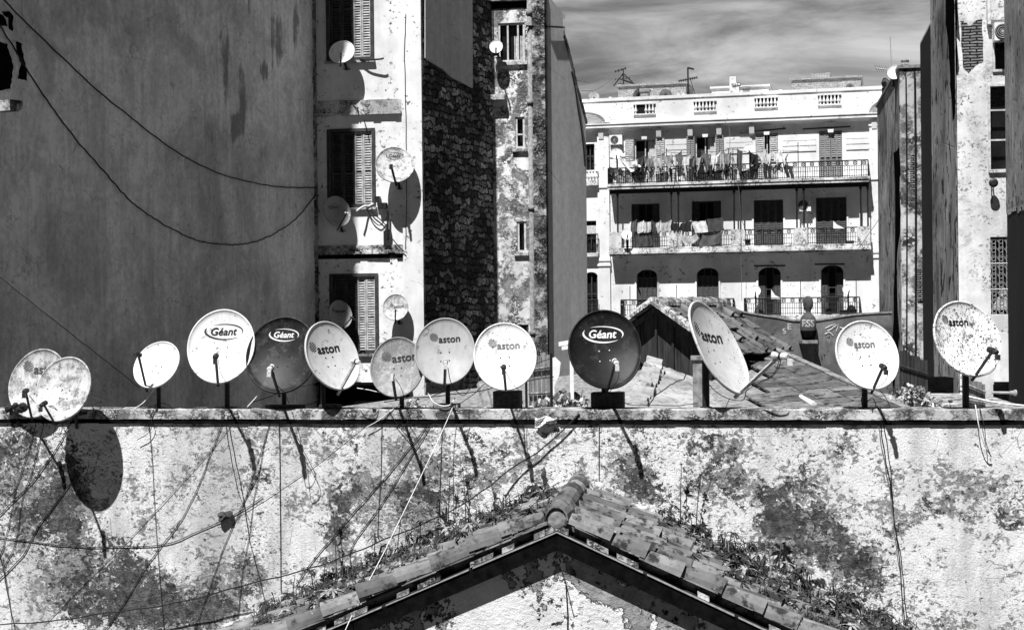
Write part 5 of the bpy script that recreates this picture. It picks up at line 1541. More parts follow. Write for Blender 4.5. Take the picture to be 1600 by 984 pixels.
b = MB(); b.box(at(1445, 655, 27.5), V((.5, -.08, 0)), V((0, .5, 0)), V((0, 0, at(1445, 590, 27.5).z - at(1445, 655, 27.5).z))); tag(b.build('dark_bin', M['tar']), 'dark box in the shade below the black house end', 'box')
b = MB(); b.tube(crom([at(1500, 616, 20.6), at(1530, 623, 20.5), at(1560, 629, 20.4), at(1625, 636, 20.2)], 4), .013, 7); tag(b.build('pipe', M['metal']), 'thin pale pipe running right behind the pitted dish', 'pipe')
b = MB(); b.tube([at(1550, 613, 22), at(1578, 613.5, 22)], .02, 7); b.lathe(at(1578, 613.5, 22), (1, 0, 0), [(.03, 0), (.03, .05), (.045, .06), (.045, .09)], 10); tag(b.build('tap', M['metal']), 'pale tap on a pipe stub at the foot of the right house', 'tap')
# flat roof behind the wall joining all these, with rubble on it
b = MB()
def yard_piece(pts, z0):
    pass
fl0, fl1 = WP.U(-100, 640, -.31), WP.U(1700, 640, -.31)
zz = VT - .22
fq = WP.U(668)
b.add([WP.P(fq, zz, -.31), WP.P(fl1, zz, -.31), WP.P(fl1, zz - .1, -9.5), WP.P(fq + 2.2, zz - .1, -9.5), WP.P(fq, 0, -.31), WP.P(fl1, 0, -.31), WP.P(fl1, 0, -9.5), WP.P(fq + 2.2, 0, -9.5)],
      [(0, 1, 2, 3), (0, 4, 5, 1), (1, 5, 6, 2), (2, 6, 7, 3), (3, 7, 4, 0)])
tag(b.build('flat_roof', M['coping'], loc=WP.P(0, 0, -4)), 'low flat cement roof behind the wall, under the hut and the lean-to roofs', 'roof')
def rubble(cx_, n, spread, Y, zb, name_label, sz=.08, dep=.5):
    b = MB()
    for i in range(n):
        t = RND.gauss(0, .5); p = at(cx_ + spread * t, 640, Y + RND.uniform(-dep, dep)); h = max(0, 1 - abs(t)) * .26
        s = RND.uniform(.3, 1) * sz; c = V((p.x, p.y, zb + RND.uniform(0, h)))
        a = [V((RND.uniform(-1, 1), RND.uniform(-1, 1), RND.uniform(-.6, .6))).normalized() for _ in range(2)]
        x = a[0] * s; y_ = a[0].cross(a[1]).normalized() * s * .8; z = x.cross(y_).normalized() * s * .5
        b.box(c, x, y_, z)
    o = b.build('rubble', M['peel_strip']); o['kind'] = 'stuff'; o['label'] = name_label; o['category'] = 'rubble'; return o
rubble(880, 260, 60, 21.2, VT - .20, 'loose rubble heaped left of the black dish on the flat roof', .10)
rubble(1425, 200, 45, 22.0, VT - .20, 'loose rubble and litter at the foot of the plank fence', .08)
rubble(650, 120, 40, 20.2, VT - .20, 'broken bits lying behind the wall under the rubble stone side', .06)
# boards and a pipe leaning behind the freckled dish
b = MB(); b.tube([at(753, 600, 20.9), at(766, 648, 20.5)], .075, 10); tag(b.build('leaning_pipe', M['concrete']), 'fat grey pipe leaning left of the block under the freckled dish', 'pipe')
b = MB(); b.tube([at(861, 552, 20.4), at(862, 648, 20.4)], .022, 6); tag(b.build('post', M['iron']), 'thin dark post right of the freckled dish', 'post')
b = MB(); b.tube([at(822, 596, 20.8), at(823, 648, 20.8)], .02, 6); tag(b.build('post', M['iron']), 'short thin dark post just right of the block under the freckled dish', 'post')
fence(826, 860, 557, 551, 21.6, 5, 'leaning_boards', 'weathered boards leaning against the pier right of the freckled dish', 'wood_grey', 'boards')
b = MB(); q = [at(x, y, 21.4) for x, y in ((868, 558), (876, 566), (874, 585), (866, 604), (868, 632), (880, 650), (862, 650), (862, 560))]; b.prism(q, (0, .12, 0)); tag(b.build('torn_sheet', M['side_grey']), 'curling grey sheet of felt standing behind the thin post', 'sheet')
b = MB(); o_ = at(873, 541, 21.0); b.box(o_, V((.30, -.12, .05)), V((.05, .2, 0)), V((0, 0, .06))); b.box(o_ + V((.04, -.02, -.05)), V((.2, -.08, .03)), V((.03, .12, 0)), V((0, 0, .048))); b.box(o_ + V((.15, -.0, -1.3)), V((.05, 0, 0)), V((0, .05, 0)), V((0, 0, 1.25)))
tag(b.build('wooden_bracket', M['rag']), 'splintered pale wooden bracket at the left rim of the black dish', 'bracket')

# ------------------------------------------------------------- outdoor fan units
def ac(fr, x0, y0, x1, y1, d, label, dep=.32):
    u0, u1, v0, v1 = fr.rect(x0, y0, x1, y1, d + dep)
    o = thing('air_conditioner', label, 'air conditioner', fr.P((u0 + u1) / 2, v0, d), 'fan units on the houses')
    b = MB(); b.pbox(fr, u0, u1, v0, v1, d + .05, d + dep); b.build('casing', M['plastic_white'], o)
    h = v1 - v0; c = fr.P(u0 + (u1 - u0) * .40, (v0 + v1) / 2, d + dep); r = h * .42
    b = MB(); b.lathe(c, fr.n, [(r, 0), (r, .012), (r * .97, .014)], 24); b.build('fan_grille', M['iron'], o)
    b = MB()
    for k in range(3): b.tube([c + fr.n * .022 + fr.u * (r * q * math.cos(a)) + V((0, 0, r * q * math.sin(a))) for q in [(.35, .62, .9)[k]] for a in [x * math.pi / 8 for x in range(17)]], .008, 4)
    b.lathe(c + fr.n * .016, fr.n, [(r * .2, 0), (r * .2, .012)], 12); b.build('fan_guard', M['metal'], o)
    b = MB(); 
    for uu in (u0 + .1, u1 - .14): b.pbox(fr, uu, uu + .04, v0 - .05, v0 - .001, d, d + dep + .03)
    b.build('bracket', M['bracket'], o)
ac(WH, 952, 211, 972, 226, .0, 'white fan unit at the left end of the top balcony wall')
ac(WH, 1247, 311, 1267, 330, .05, 'white fan unit between the closed dark shutters of the middle balcony')
ac(RP, 1554, 35, 1585, 63, 0, 'pale fan unit above the dark windows of the brick patched house')
# lamp on the right house
b = thing('wall_lamp', 'small dark round lamp on a stalk on the house front at the right', 'lamp', RP.hit(1552, 300, 0))
q = MB(); p = RP.hit(1552, 286, .22); q.lathe(p, RP.n, [(.05, -.06), (.085, -.02), (.09, .04), (.05, .06)], 12); q.build('lamp_head', M['bracket'], b)
q = MB(); q.tube([RP.hit(1552, 296, .0), p], .014, 5); q.tube([RP.hit(1549, 290, .003), RP.hit(1550, 318, .003)], .012, 5); q.build('lamp_arm', M['bracket'], b)

# ------------------------------------------------------------- washing
def cloth(x0, x1, yt, yb, d, shade, label, sag=1.0, wav=.05, kind='sheet', n=10, rag=0.0, grp='washing on the balcony lines'):
    nm = 'lau_%d' % int(shade * 100)
    if nm not in M: M[nm] = plain('washed_cloth_%d' % int(shade * 100), shade, .95, var=.3, scale=5, bump=0)
    b = MB(); g = []
    ph = RND.uniform(0, 6); k = RND.uniform(9, 15); skw = RND.uniform(-.28, .28); tz = RND.uniform(-.06, .06)
    m = 6
    ua, ub = WH.U(x0, (yt + yb) / 2, d), WH.U(x1, (yt + yb) / 2, d); va, vb2 = WH.Vv((x0 + x1) / 2, yt, d), WH.Vv((x0 + x1) / 2, yb, d)
    for i in range(n + 1):
        t = i / n; col = []
        for j in range(m + 1):
            f = j / m
            sg = -.10 * sag * 4 * t * (1 - t) * (1 - f * .3)
            low = vb2 + rag * math.sin(t * 7 + ph) * .25
            if kind == 'shirt': tt = .5 + (t - .5) * (1.0 if f < .42 else .62)
            elif kind == 'trousers': tt = .5 + (t - .5) * (1 - .25 * f)
            else: tt = t
            col.append(WH.P(ua + (ub - ua) * (tt + skw * f * f * .8 + .05 * math.sin(f * 5 + ph)), va + sg + tz * (t - .5) * 4 + (low - va) * f, d + wav * math.sin(t * k + ph) * (.3 + f)))
        g.append(col)
    vs = [p for col in g for p in col]; fs = []
    for i in range(n):
        for j in range(m):
            if kind == 'trousers' and j >= 2 and i == n // 2: continue
            a = i * (m + 1) + j; fs.append((a, a + 1, a + m + 2, a + m + 1))
    th = WH.n * .012; nb = len(vs)
    b.add(vs + [p + th for p in vs], fs + [tuple(nb + q for q in reversed(f)) for f in fs])
    tag(b.build('washing', M[nm], smooth=True, recalc=False), label, kind if kind != 'sheet' else 'cloth', grp)
dl = D4 - .02
for a in [
 (970, 996, 245, 262, .80, 'big white sheet sagging at the left of the top balcony line', 2.2, 'sheet'),
 (998, 1006, 246, 262, .07, 'dark narrow towel next to the big white sheet', .4, 'sheet'),
 (1007, 1019, 247, 262, .22, 'grey cloth second after the big white sheet', .6, 'sheet'),
 (1019, 1035, 246, 262, .50, 'wide pale grey cloth left of the tall pale post', .8, 'sheet'),
 (1035, 1049, 238, 256, .35, 'twisted grey towel bunched at the tall pale post', 2.0, 'sheet'),
 (1057, 1066, 239, 262, .16, 'grey shirt just right of the tall pale post', .5, 'shirt'),
 (1066, 1078, 243, 266, .70, 'ragged white cloth with a torn hem left of the dark apron', .8, 'sheet'),
 (1078, 1086, 246, 274, .05, 'dark apron hanging low over the top railing', .4, 'sheet'),
 (1086, 1098, 238, 258, .40, 'grey twisted cloth under the second top window', 2.2, 'sheet'),
 (1098, 1110, 239, 262, .14, 'dark patterned shirt under the second top window', .8, 'shirt'),
 (1110, 1126, 237, 256, .82, 'bright white vest with a round neck on the top line', 1.4, 'shirt'),
 (1126, 1133, 240, 262, .45, 'narrow light towel between the white vest and the grey bundle', .5, 'sheet'),
 (1133, 1142, 236, 252, .28, 'grey bundle at the right end of the left washing line', 1.4, 'sheet'),
 (1152, 1159, 236, 264, .10, 'dark long sleeve hanging by the black post', .3, 'sheet'),
 (1174, 1183, 239, 254, .02, 'small black cloth below the pale dish on the balcony', .4, 'sheet'),
 (1184, 1196, 236, 254, .62, 'light shirt right of the small black cloth', 1.0, 'shirt'),
 (1196, 1207, 236, 256, .70, 'white blouse with drooping folds under the half open shutters', 1.2, 'shirt'),
 (1207, 1218, 236, 253, .78, 'white camisole on the right half of the top line', 1.4, 'shirt'),
 (1220, 1232, 235, 252, .82, 'bright white top with thin straps at the end of the line', 1.8, 'shirt'),
]: cloth(a[0] - RND.uniform(0, 2), a[1] + RND.uniform(0, 2), a[2] + RND.uniform(-2, 1), a[3] + RND.uniform(-3, 5), dl + RND.uniform(-.08, .04), a[4] * .85, a[5], a[6] * 1.3, kind=a[7], rag=.5, wav=.09)
for a in [
 (1090, 1130, 268, 286, .03, 'broad black blanket hung inside the top railing', .1, 'sheet'),
 (1072, 1088, 268, 284, .20, 'grey mat hung over the foot of the top railing', .1, 'sheet'),
 (1156, 1172, 266, 284, .06, 'dark sacking behind the railing left of the black trousers', .2, 'sheet'),
 (1192, 1206, 258, 284, .03, 'black trousers pegged low on the top railing', .2, 'trousers'),
 (1224, 1240, 258, 278, .04, 'black shorts pegged on the railing right of the trousers', .2, 'trousers'),
 (960, 985, 268, 286, .30, 'patterned grey mat inside the left end of the top railing', .1, 'sheet'),
 (1025, 1045, 270, 286, .12, 'dark mat folded inside the railing left of the tall post', .1, 'sheet')]:
    cloth(a[0], a[1], a[2], a[3], D4 - .14 if 'pegged' not in a[5] else D4 + .0, a[4], a[5], a[6], kind=a[7])
for a in [
 (986, 995, 345, 363, .10, 'dark patterned towel at the left of the middle balcony line', .3, 'sheet'),
 (996, 1006, 346, 363, .60, 'white cloth with dark marks on the middle balcony', .3, 'sheet'),
 (1006, 1018, 346, 363, .55, 'pale cloth with folds left of the dark shirt', .4, 'sheet'),
 (1018, 1025, 346, 364, .06, 'dark shirt on the left of the middle balcony', .3, 'shirt'),
 (1025, 1033, 346, 362, .50, 'light shirt right of the dark shirt', .5, 'shirt'),
 (1034, 1049, 346, 361, .40, 'mottled grey towel before the first plaster pier', .4, 'sheet'),
 (1050, 1062, 348, 361, .02, 'black cloth hung over the first plaster pier', .2, 'sheet'),
 (1063, 1081, 347, 362, .02, 'wide black sheet right of the first plaster pier', .2, 'sheet'),
 (1082, 1104, 345, 363, .66, 'pale sheet with soft folds under the second dark window', .3, 'sheet'),
 (1104, 1129, 341, 361, .05, 'large dark patterned bedcover at the right of the middle line', .2, 'sheet')]:
    cloth(a[0], a[1], a[2], a[3], D2 + .02, a[4], a[5], a[6], kind=a[7])
for a in [
 (1066, 1090, 363, 376, .42, 'striped grey cloth draped over the second middle railing', 2.5, 'sheet'),
 (1096, 1128, 364, 382, .10, 'dark blanket drooping over the second middle railing', 1.2, 'sheet'),
 (994, 1018, 368, 385, .06, 'dark rug hung through the first middle railing', .3, 'sheet')]:
    cloth(a[0], a[1], a[2], a[3], D2 - .02, a[4], a[5], a[6], kind=a[7])
EXTRA = [(952, 972, 262, 280, .10, 'dark cloth stuffed behind the left end of the top railing', 'sheet'), (986, 1004, 264, 284, .05, 'black cloth behind the top railing under the white sheet', 'sheet'),
 (1006, 1022, 262, 282, .55, 'pale cloth showing through the top railing left of the dark mat', 'sheet'), (1046, 1056, 262, 284, .03, 'black bag hung inside the railing at the tall pale post', 'sheet'),
 (1057, 1070, 258, 276, .60, 'light rag hanging into the railing right of the tall post', 'sheet'), (1128, 1142, 254, 276, .04, 'black coat hanging left of the balcony middle', 'shirt'),
 (1100, 1116, 256, 272, .50, 'light striped cloth above the broad black blanket', 'sheet'), (1172, 1186, 258, 284, .12, 'dark grey overall hanging beside the sacking', 'trousers'),
 (1206, 1222, 256, 268, .30, 'grey cloth folded on the railing between the trousers and shorts', 'sheet'), (1140, 1152, 262, 282, .32, 'grey sack at the middle of the top balcony', 'sheet')]
for a in EXTRA: cloth(a[0], a[1], a[2], a[3], D4 - .16 - RND.uniform(0, .15), a[4], a[5], .6, kind=a[6], rag=.4, wav=.08)
# odds and ends on the white roof
def roof_bit(px, y0, y1, w_, d, mat, label, kind, name, cat):
    u = WH.U(px, y0, d); v1 = WH.Vv(px, y0, d); v0 = top - .05; b = MB(); h = v1 - v0
    if kind == 'tank': b.lathe(WH.P(u, v0, d), (0, 0, 1), [(w_, 0), (w_ * 1.03, h * .3), (w_ * .97, h * .85), (w_ * .5, h), (w_ * .2, h * 1.02)], 14)
    elif kind == 'stack':
        b.pbox(WH, u - w_, u + w_, v0, v1 - .12, d - w_, d + w_); b.pbox(WH, u - w_ * 1.25, u + w_ * 1.25, v1 - .12, v1, d - w_ * 1.25, d + w_ * 1.25)
    else:
        for k in range(5): b.box(WH.P(u + RND.uniform(-w_, w_), v0, d + RND.uniform(-.2, .2)), WH.u * RND.uniform(.1, .3), WH.n * .2, V((0, 0, h * RND.uniform(.4, 1))))
    return tag(b.build(name, M[mat]), label, cat)
roof_bit(1008, 141, 150, .22, -.9, 'concrete', 'squat dark roof vent between the two dish backs', 'stack', 'roof_vent', 'vent')
roof_bit(955, 150, 156, .5, -.8, 'white', 'low pale heap on the roof left of the lattice aerial', 'heap', 'roof_heap', 'heap')
roof_bit(1058, 146, 150, .3, -.8, 'white_shabby', 'low pale heap left of the aerial pole foot', 'heap', 'roof_heap', 'heap')
roof_bit(1150, 131, 145, .18, -1.0, 'white_shabby', 'slim chimney before the middle roof room', 'stack', 'chimney', 'chimney')
roof_bit(1166, 136, 145, .16, -.9, 'concrete', 'dark vent right of the slim chimney', 'stack', 'roof_vent', 'vent')
roof_bit(1205, 142, 146, .4, -.8, 'white', 'low heap right of the middle roof room', 'heap', 'roof_heap', 'heap')
roof_bit(1270, 137, 142, .4, -.7, 'concrete', 'dark clutter before the right roof room', 'heap', 'roof_clutter', 'clutter')
for (x, y0, y1, lab) in ((1302, 345, 357, 'white cloth corner caught on the middle railing at the right'), (1205, 452, 467, 'white cloth corner on the lower railing under the third arched window')):
    dd = D2 if y0 < 400 else D1
    b = MB(); b.prism([WH.hit(x, y0, dd - .05), WH.hit(x, y1, dd - .05), WH.hit(x + 18, y1, dd - .05), WH.hit(x + 6, y1 - 6, dd - .05)], WH.n * .015); tag(b.build('washing', M['rag']), lab, 'cloth', 'washing on the balcony lines')
def wline(pts, d, label, r=.012):
    b = MB(); b.tube(crom([WH.hit(x, y, d) for x, y in pts], 5), r, 4); tag(b.build('washing_line', M['black_rubber']), label, 'line')
wline([(965, 243), (985, 246), (1005, 247), (1030, 244), (1041, 238), (1056, 239), (1090, 238), (1120, 237), (1143, 234)], D4 - .02, 'washing line along the left half of the top balcony')
wline([(1146, 234), (1180, 239), (1210, 235), (1247, 236)], D4 - .02, 'washing line along the right half of the top balcony')
wline([(984, 345), (1030, 347), (1080, 347), (1130, 341)], D2 + .02, 'washing line above the left half of the middle railing')
b = MB(); 
for px, py in ((1050, 235),): pass
uu = WH.U(1053, 260, D4); b.pbox(WH, uu - .09, uu + .03, vs_ + .02, WH.Vv(1053, 235, D4), D4 - .2, D4 - .12); tag(b.build('post', M['white']), 'tall pale post among the washing on the top balcony', 'post')
b = MB(); b.pbox(WH, WH.U(1343, 350, .5), WH.U(1356, 350, .5), vS + .02, WH.Vv(1349, 333, .5), .35, .5); tag(b.build('cupboard', M['white']), 'white cupboard at the right end of the middle balcony', 'cupboard')
for x0, x1, y0, y1, d, lab in ((1290, 1300, 482, 492, D1 - .3, 'dark crate inside the lower railing left of the right hand dish'), (1312, 1338, 484, 492, D1 - .3, 'low dark bench inside the right end of the lower railing'), (1322, 1334, 376, 381, D2 - .3, 'small dark box on the right of the middle balcony floor'), (1165, 1172, 374, 383, D2 - .3, 'black bucket on the middle balcony floor')):
    u0, u1, v0, v1 = WH.rect(x0, y0, x1, y1, d); b = MB()
    b.pbox(WH, u0, u1, v0, v1, d - .3, d); b.pbox(WH, u0 - .03, u1 + .03, v1 - .06, v1 - .01, d - .32, d + .02)
    tag(b.build('box', M['iron']), lab, 'box')
# ------------------------------------------------------------- aerials on the roofs
def mastpole(px, y0, y1, d, label, kind):
    o = thing('roof_aerial', label, 'aerial', WH.hit(px, y1, d))
    u = WH.U(px, (y0 + y1) / 2, d); vt2, vb3 = WH.Vv(px, y0, d), top - .3
    b = MB(); b.tube([WH.P(u, vb3, d), WH.P(u, vt2, d)], .045 if kind != 'lattice' else .03, 6)
    if kind == 'lattice':
        for sx in (-.55, .65):
            b.tube([WH.P(u + sx, WH.Vv(px, 134, d), d), WH.P(u, vt2 - .25, d)], .03, 5)
        for k in range(4):
            v = vt2 - .35 - k * .22; b.tube([WH.P(u - .1 - k * .09, v, d), WH.P(u + .1 + k * .1, v - .1, d)], .02, 4)
        b.tube([WH.P(u, vt2 - .6, d), WH.P(u + 1.0, WH.Vv(px, 137, d), d)], .05, 5)
    else:
        b.prism([WH.P(u - .16, vb3, d), WH.P(u + .18, vb3, d), WH.P(u + .02, vt2 - .9, d)], WH.n * .05)
        b.tube([WH.P(u + .1, vt2 - .5, d), WH.P(u + .5, vb3, d)], .015, 4)
    b.build('mast', M['iron'], o)
    b = MB()
    v = vt2 - (.05 if kind == 'lattice' else .62)
    sl = .07
    a0, a1 = (-.45, .12) if kind == 'lattice' else (-.48, .48)
    b.tube([WH.P(u + a0, v - sl, d), WH.P(u + a1, v + sl, d)], .03, 5)
    for k in range(9 if kind != 'lattice' else 4):
        f = k / (8.0 if kind != 'lattice' else 3.0); p = WH.P(u + a0 + (a1 - a0) * f, v - sl + 2 * sl * f, d)
        b.tube([p - WH.n * .25, p + WH.n * .25], .018, 4); 
        b.tube([p + V((0, 0, -.07)), p + V((0, 0, .07))], .018, 4)
    if kind != 'lattice':
        b.tube([WH.P(u - .02, vt2, d), WH.P(u + .32, vt2 - .10, d)], .055, 5)
    else:
        v = vt2 - .55; b.tube([WH.P(u - .45, v, d), WH.P(u + .35, v + .03, d)], .015, 4)
        for k in range(5): p = WH.P(u - .45 + .2 * k, v + .01 * k, d); b.tube([p + V((0, 0, -.06)), p + V((0, 0, .06))], .015, 4)
    b.build('aerial_rods', M['iron'], o)
mastpole(974, 108, 135, -2.6, 'lattice aerial tripod over the left roof room', 'lattice')
mastpole(1075, 106, 150, -1.0, 'tall aerial pole with a tapering foot right of the left roof room', 'pole')
o = thing('roof_aerial', 'comb shaped aerial on a thin rod at the low peeling house end', 'aerial', LP.hit(1393, 125, -.6))
b = MB(); b.tube([LP.hit(1394, 128, -.6), LP.hit(1391, 57, -.6)], .012, 5); b.build('mast', M['metal'], o)
b = MB(); p0, p1 = LP.hit(1369, 107, -.6), LP.hit(1392, 110, -.6); b.tube([p0, p1], .014, 5)
for k in range(7):
    p = p0.lerp(p1, k / 6.5); b.tube([p + V((-.04, 0, .09)), p + V((.04, 0, -.09))], .012, 4)
b.build('aerial_rods', M['metal'], o)
b = MB(); p = LP.hit(1414, 100, -.3); b.lathe(V((p.x, p.y, LT + .06)), (0, 0, 1), [(.10, 0), (.12, .05), (.09, .10), (.11, .16), (.04, .20)], 8); tag(b.build('chimney_pot', M['concrete']), 'stumpy pot on the top of the low peeling house end', 'chimney pot')
# ------------------------------------------------------------- cables
def cable(pts, label, r=.0052, mat='black_rubber', d=.03, fr=None, ds=None, sub=7, jit=.0, name='cable'):
    fr = fr or WP; P = []
    for i, (x, y) in enumerate(pts):
        dd = d if ds is None else ds[i]
        P.append(fr.hit(x, y, dd))
    L = crom(P, sub)
    if fr is WP: r *= .8
    ph = [RND.uniform(0, 6.3) for _ in range(4)]; am = min(.007, r * 1.0) * (1 if fr is WP else .8) * (.15 if any(k in label for k in ('taut', 'straight', 'fine', 'upright')) else 1)
    tot = 0; Lk = [L[0]]
    for q0, q1 in zip(L, L[1:]):      # slack and small kinks
        tot += (q1 - q0).length; e_ = min(1, tot * 3)
        Lk.append(q1 + fr.u * (am * e_ * (math.sin(tot * 7 + ph[0]) + .6 * math.sin(tot * 19 + ph[1]))) + V((0, 0, am * .7 * e_ * math.sin(tot * 11 + ph[2]))))
    if len(pts) > 3 or tot > .6: L = Lk
    if jit: L = [p + V((RND.uniform(-jit, jit), 0, RND.uniform(-jit, jit))) for p in L]
    b = MB(); b.tube(L, r, 5); return tag(b.build(name, M[mat], smooth=True), label, 'cable')
cable([(-60, 980), (0, 975), (80, 970), (160, 958), (230, 949), (300, 936), (380, 914), (480, 889), (545, 866), (600, 843), (700, 800), (760, 762), (805, 728), (850, 698), (882, 670), (905, 646)], 'thick black cable sweeping from the lower left corner up to the black dish', .0105, d=.16, jit=.002, ds=[.2, .2, .2, .2, .2, .2, .22, .26, .3, .3, .28, .2, .1, .06, .06, .05])
cable([(708, 634), (690, 676), (650, 760), (600, 862), (562, 935), (536, 992)], 'taut white cable crossing down over the left roof tiles', .006, 'white_cable', ds=[.1, .3, 1.0, 2.0, 2.8, 3.5])
cable([(684, 640), (640, 700), (580, 770), (548, 806), (500, 862), (462, 912)], 'dark cable running from the clean grey dish down to the weeds, left of its pair', .0065, d=.014)
cable([(686, 640), (640, 717), (594, 790), (549, 855), (548, 880)], 'dark cable running from the clean grey dish down to the weeds, right of its pair', .0065, d=.014)
cable([(597, 640), (596, 700), (595, 745), (592, 790), (590, 835)], 'thin upright cable under the dirty grey dish', .0045, d=.014)
cable([(692, 640), (689, 720), (686, 800), (684, 815)], 'thin upright cable under the clean grey dish', .0045, d=.014)
cable([(436, 640), (437, 700), (438, 800), (439, 925)], 'thin straight cable falling under the charcoal dish', .0055, d=.014)
cable([(428, 640), (421, 664), (395, 745), (370, 815)], 'thin cable slanting left from the charcoal dish, upper of two', .005, d=.014)
cable([(430, 640), (415, 685), (398, 775), (391, 825), (380, 890), (369, 984)], 'long cable slanting left from the charcoal dish down to the lower edge', .005, d=.014)
cable([(354, 640), (362, 690), (376, 755), (388, 830), (402, 890), (416, 946)], 'cable slanting right from the clean white dish down to the weeds', .0055, d=.014)
cable([(594, 640), (573, 661), (530, 696), (485, 731), (420, 775), (370, 806)], 'fine pale line slanting from the dirty grey dish to the left', .0038, 'grey_cable', d=.014)
cable([(372, 648), (330, 702), (266, 773), (200, 843), (130, 912), (68, 976)], 'fine pale line slanting from the clean white dish to the lower left', .0042, 'grey_cable', d=.014)
cable([(351, 636), (345, 668), (329, 710), (290, 801), (238, 871), (185, 955), (160, 990)], 'dark cable bowing from the clean white dish to the lower edge', .0062, d=.014)
cable([(350, 640), (357, 690), (370, 760), (390, 812)], 'short dark cable slanting right under the clean white dish', .0045, d=.014)
cable([(226, 640), (232, 660), (238, 720), (241, 780), (247, 867), (257, 990)], 'thin upright cable under the small tipped dish', .0045, d=.014)
cable([(244, 632), (236, 650), (238, 664), (230, 678), (214, 687)], 'short curled cable end under the small tipped dish', .006, d=.06, jit=.002)
cable([(-40, 835), (0, 839), (52, 846), (100, 852), (140, 854), (210, 853), (259, 850), (304, 832), (343, 815), (375, 799), (410, 775)], 'sagging dark cable across the left part of the wall to a knot', .0062, d=.014)
cable([(58, 650), (52, 678), (36, 730), (21, 780), (7, 850), (-10, 890)], 'dark cable slanting left below the rust streaked dish, outermost', .006, d=.014)
cable([(70, 650), (65, 678), (50, 735), (35, 780), (26, 840), (8, 884)], 'dark cable slanting left below the rust streaked dish, second', .006, d=.014)
cable([(131, 640), (108, 665), (95, 690), (80, 712), (42, 762), (-10, 812)], 'dark cable from the hung out dish bowing to the left edge', .007, d=.014)
cable([(118, 742), (100, 768), (63, 818), (35, 867), (-6, 910)], 'dark cable leaving the big oval shadow to the left edge', .0075, d=.014)
cable([(-10, 840), (0, 867), (14, 937), (24, 990)], 'dark cable in the lower left corner of the wall, outer', .0055, d=.014)
cable([(4, 870), (10, 905), (17, 960), (19, 990)], 'dark cable in the lower left corner of the wall, inner', .004, d=.014)
cable([(408, 728), (393, 762), (371, 804), (339, 885), (303, 990)], 'dark cable crossing the others left of the charcoal dish shadow', .0055, d=.014)
cable([(444, 634), (450, 655), (466, 690), (482, 718), (492, 742), (488, 757), (480, 762), (476, 750), (472, 700), (462, 680)], 'looped cable hanging right of the charcoal dish', .0055, d=.12)
cable([(936, 636), (936, 700), (936, 778)], 'straight thin cable under the large black dish', .0055, d=.014)
cable([(1369, 634), (1374, 680), (1382, 717), (1390, 770), (1396, 815), (1405, 890), (1413, 980)], 'left strand of the long cable bundle under the dish with faded lettering', .0075, 'grey_cable', d=.014)
cable([(1371, 634), (1380, 690), (1389, 750), (1400, 830), (1415, 982)], 'middle strand of the long cable bundle under the dish with faded lettering', .0085, d=.014)
cable([(1375, 634), (1386, 690), (1391, 740), (1398, 815), (1411, 900), (1417, 980)], 'right strand of the long cable bundle under the dish with faded lettering', .0075, d=.014)
cable([(1524, 632), (1528, 655), (1531, 675), (1540, 700), (1548, 713)], 'pale hanging cable loop under the pitted dish', .008, 'white_cable', ds=[.06, .14, .14, .11, .06])
cable([(1530, 632), (1536, 660), (1541, 690), (1549, 714)], 'short dark cable hanging under the pitted dish', .006, ds=[.06, .16, .15, .06])
cable([(811, 618), (814, 640), (818, 670), (820, 712)], 'short thin cable under the freckled dish', .0045, d=.014)
cable([(470, 604), (490, 600), (510, 601), (530, 606)], 'short dark cable between the charcoal and the pale turned dish', .005, ds=[-.1] * 4)
cable([(558, 606), (575, 609), (591, 612), (608, 611), (618, 604)], 'pale cable looping from the pale turned dish to the dirty grey dish', .007, 'white_cable', ds=[.0, .05, .05, .03, .0])
cable([(600, 628), (640, 622), (690, 618), (740, 612), (800, 600), (865, 588)], 'dark cable strung behind the grey and freckled dishes', .0075, ds=[-.25, -.22, -.25, -.28, -.6, -1.0])
cable([(705, 640), (740, 615), (765, 594), (800, 580), (862, 560)], 'dark cable rising from the clean grey dish to the thin post', .006, ds=[-.1, -.2, -.4, -.7, -1.0])
cable([(668, 612), (676, 626), (690, 633), (704, 632), (712, 622)], 'thick pale cable loop under the clean grey dish', .009, 'white_cable', ds=[-.02, .05, .07, .06, .0])
cable([(672, 604), (684, 606), (692, 612), (680, 616), (670, 622)], 'tangle of thin cable behind the mast of the clean grey dish', .006, ds=[-.1, -.02, .03, .02, -.05])
cable([(128, 641), (150, 638), (190, 637), (200, 630), (206, 624), (214, 629), (225, 638), (251, 630), (262, 632), (275, 638), (317, 637), (354, 635), (396, 638), (420, 637)], 'wavy dark cable lying along the coping between the left dishes', .0065, ds=[-.05] * 14)
cable([(246, 600), (238, 612), (225, 628), (208, 638)], 'pale cable curling down from the small tipped dish to the coping', .007, 'white_cable', ds=[-.12, -.06, -.02, .0])
cable([(1105, 598), (1120, 612), (1138, 623), (1160, 625), (1166, 610), (1182, 600), (1205, 590), (1216, 576), (1219, 562)], 'thin dark cable looping under the big turned dish along its arm', .0065, ds=[-.1, .0, .05, .08, .12, .2, .3, .36, .40])
cable([(1218, 562), (1212, 578), (1200, 590), (1180, 598), (1168, 604)], 'second thin cable hanging from the long bare arm', .0055, ds=[.42, .36, .3, .2, .14])
cable([(1140, 622), (1135, 634), (1130, 645)], 'thin cable dropping from the big turned dish to the coping', .005, ds=[.05, .04, .04])
cable([(970, 626), (985, 632), (1020, 633), (1060, 633), (1090, 630)], 'thin cable lying behind the coping right of the dark block', .006, ds=[-.05, -.1, -.15, -.2, -.2])
cable([(1012, 640), (1018, 626), (1040, 606), (1058, 596), (1070, 590), (1073, 580)], 'thin dark cable creeping up the cement lean-to roof', .009, ds=[-.35, -.6, -1.2, -1.8, -2.4, -2.8])
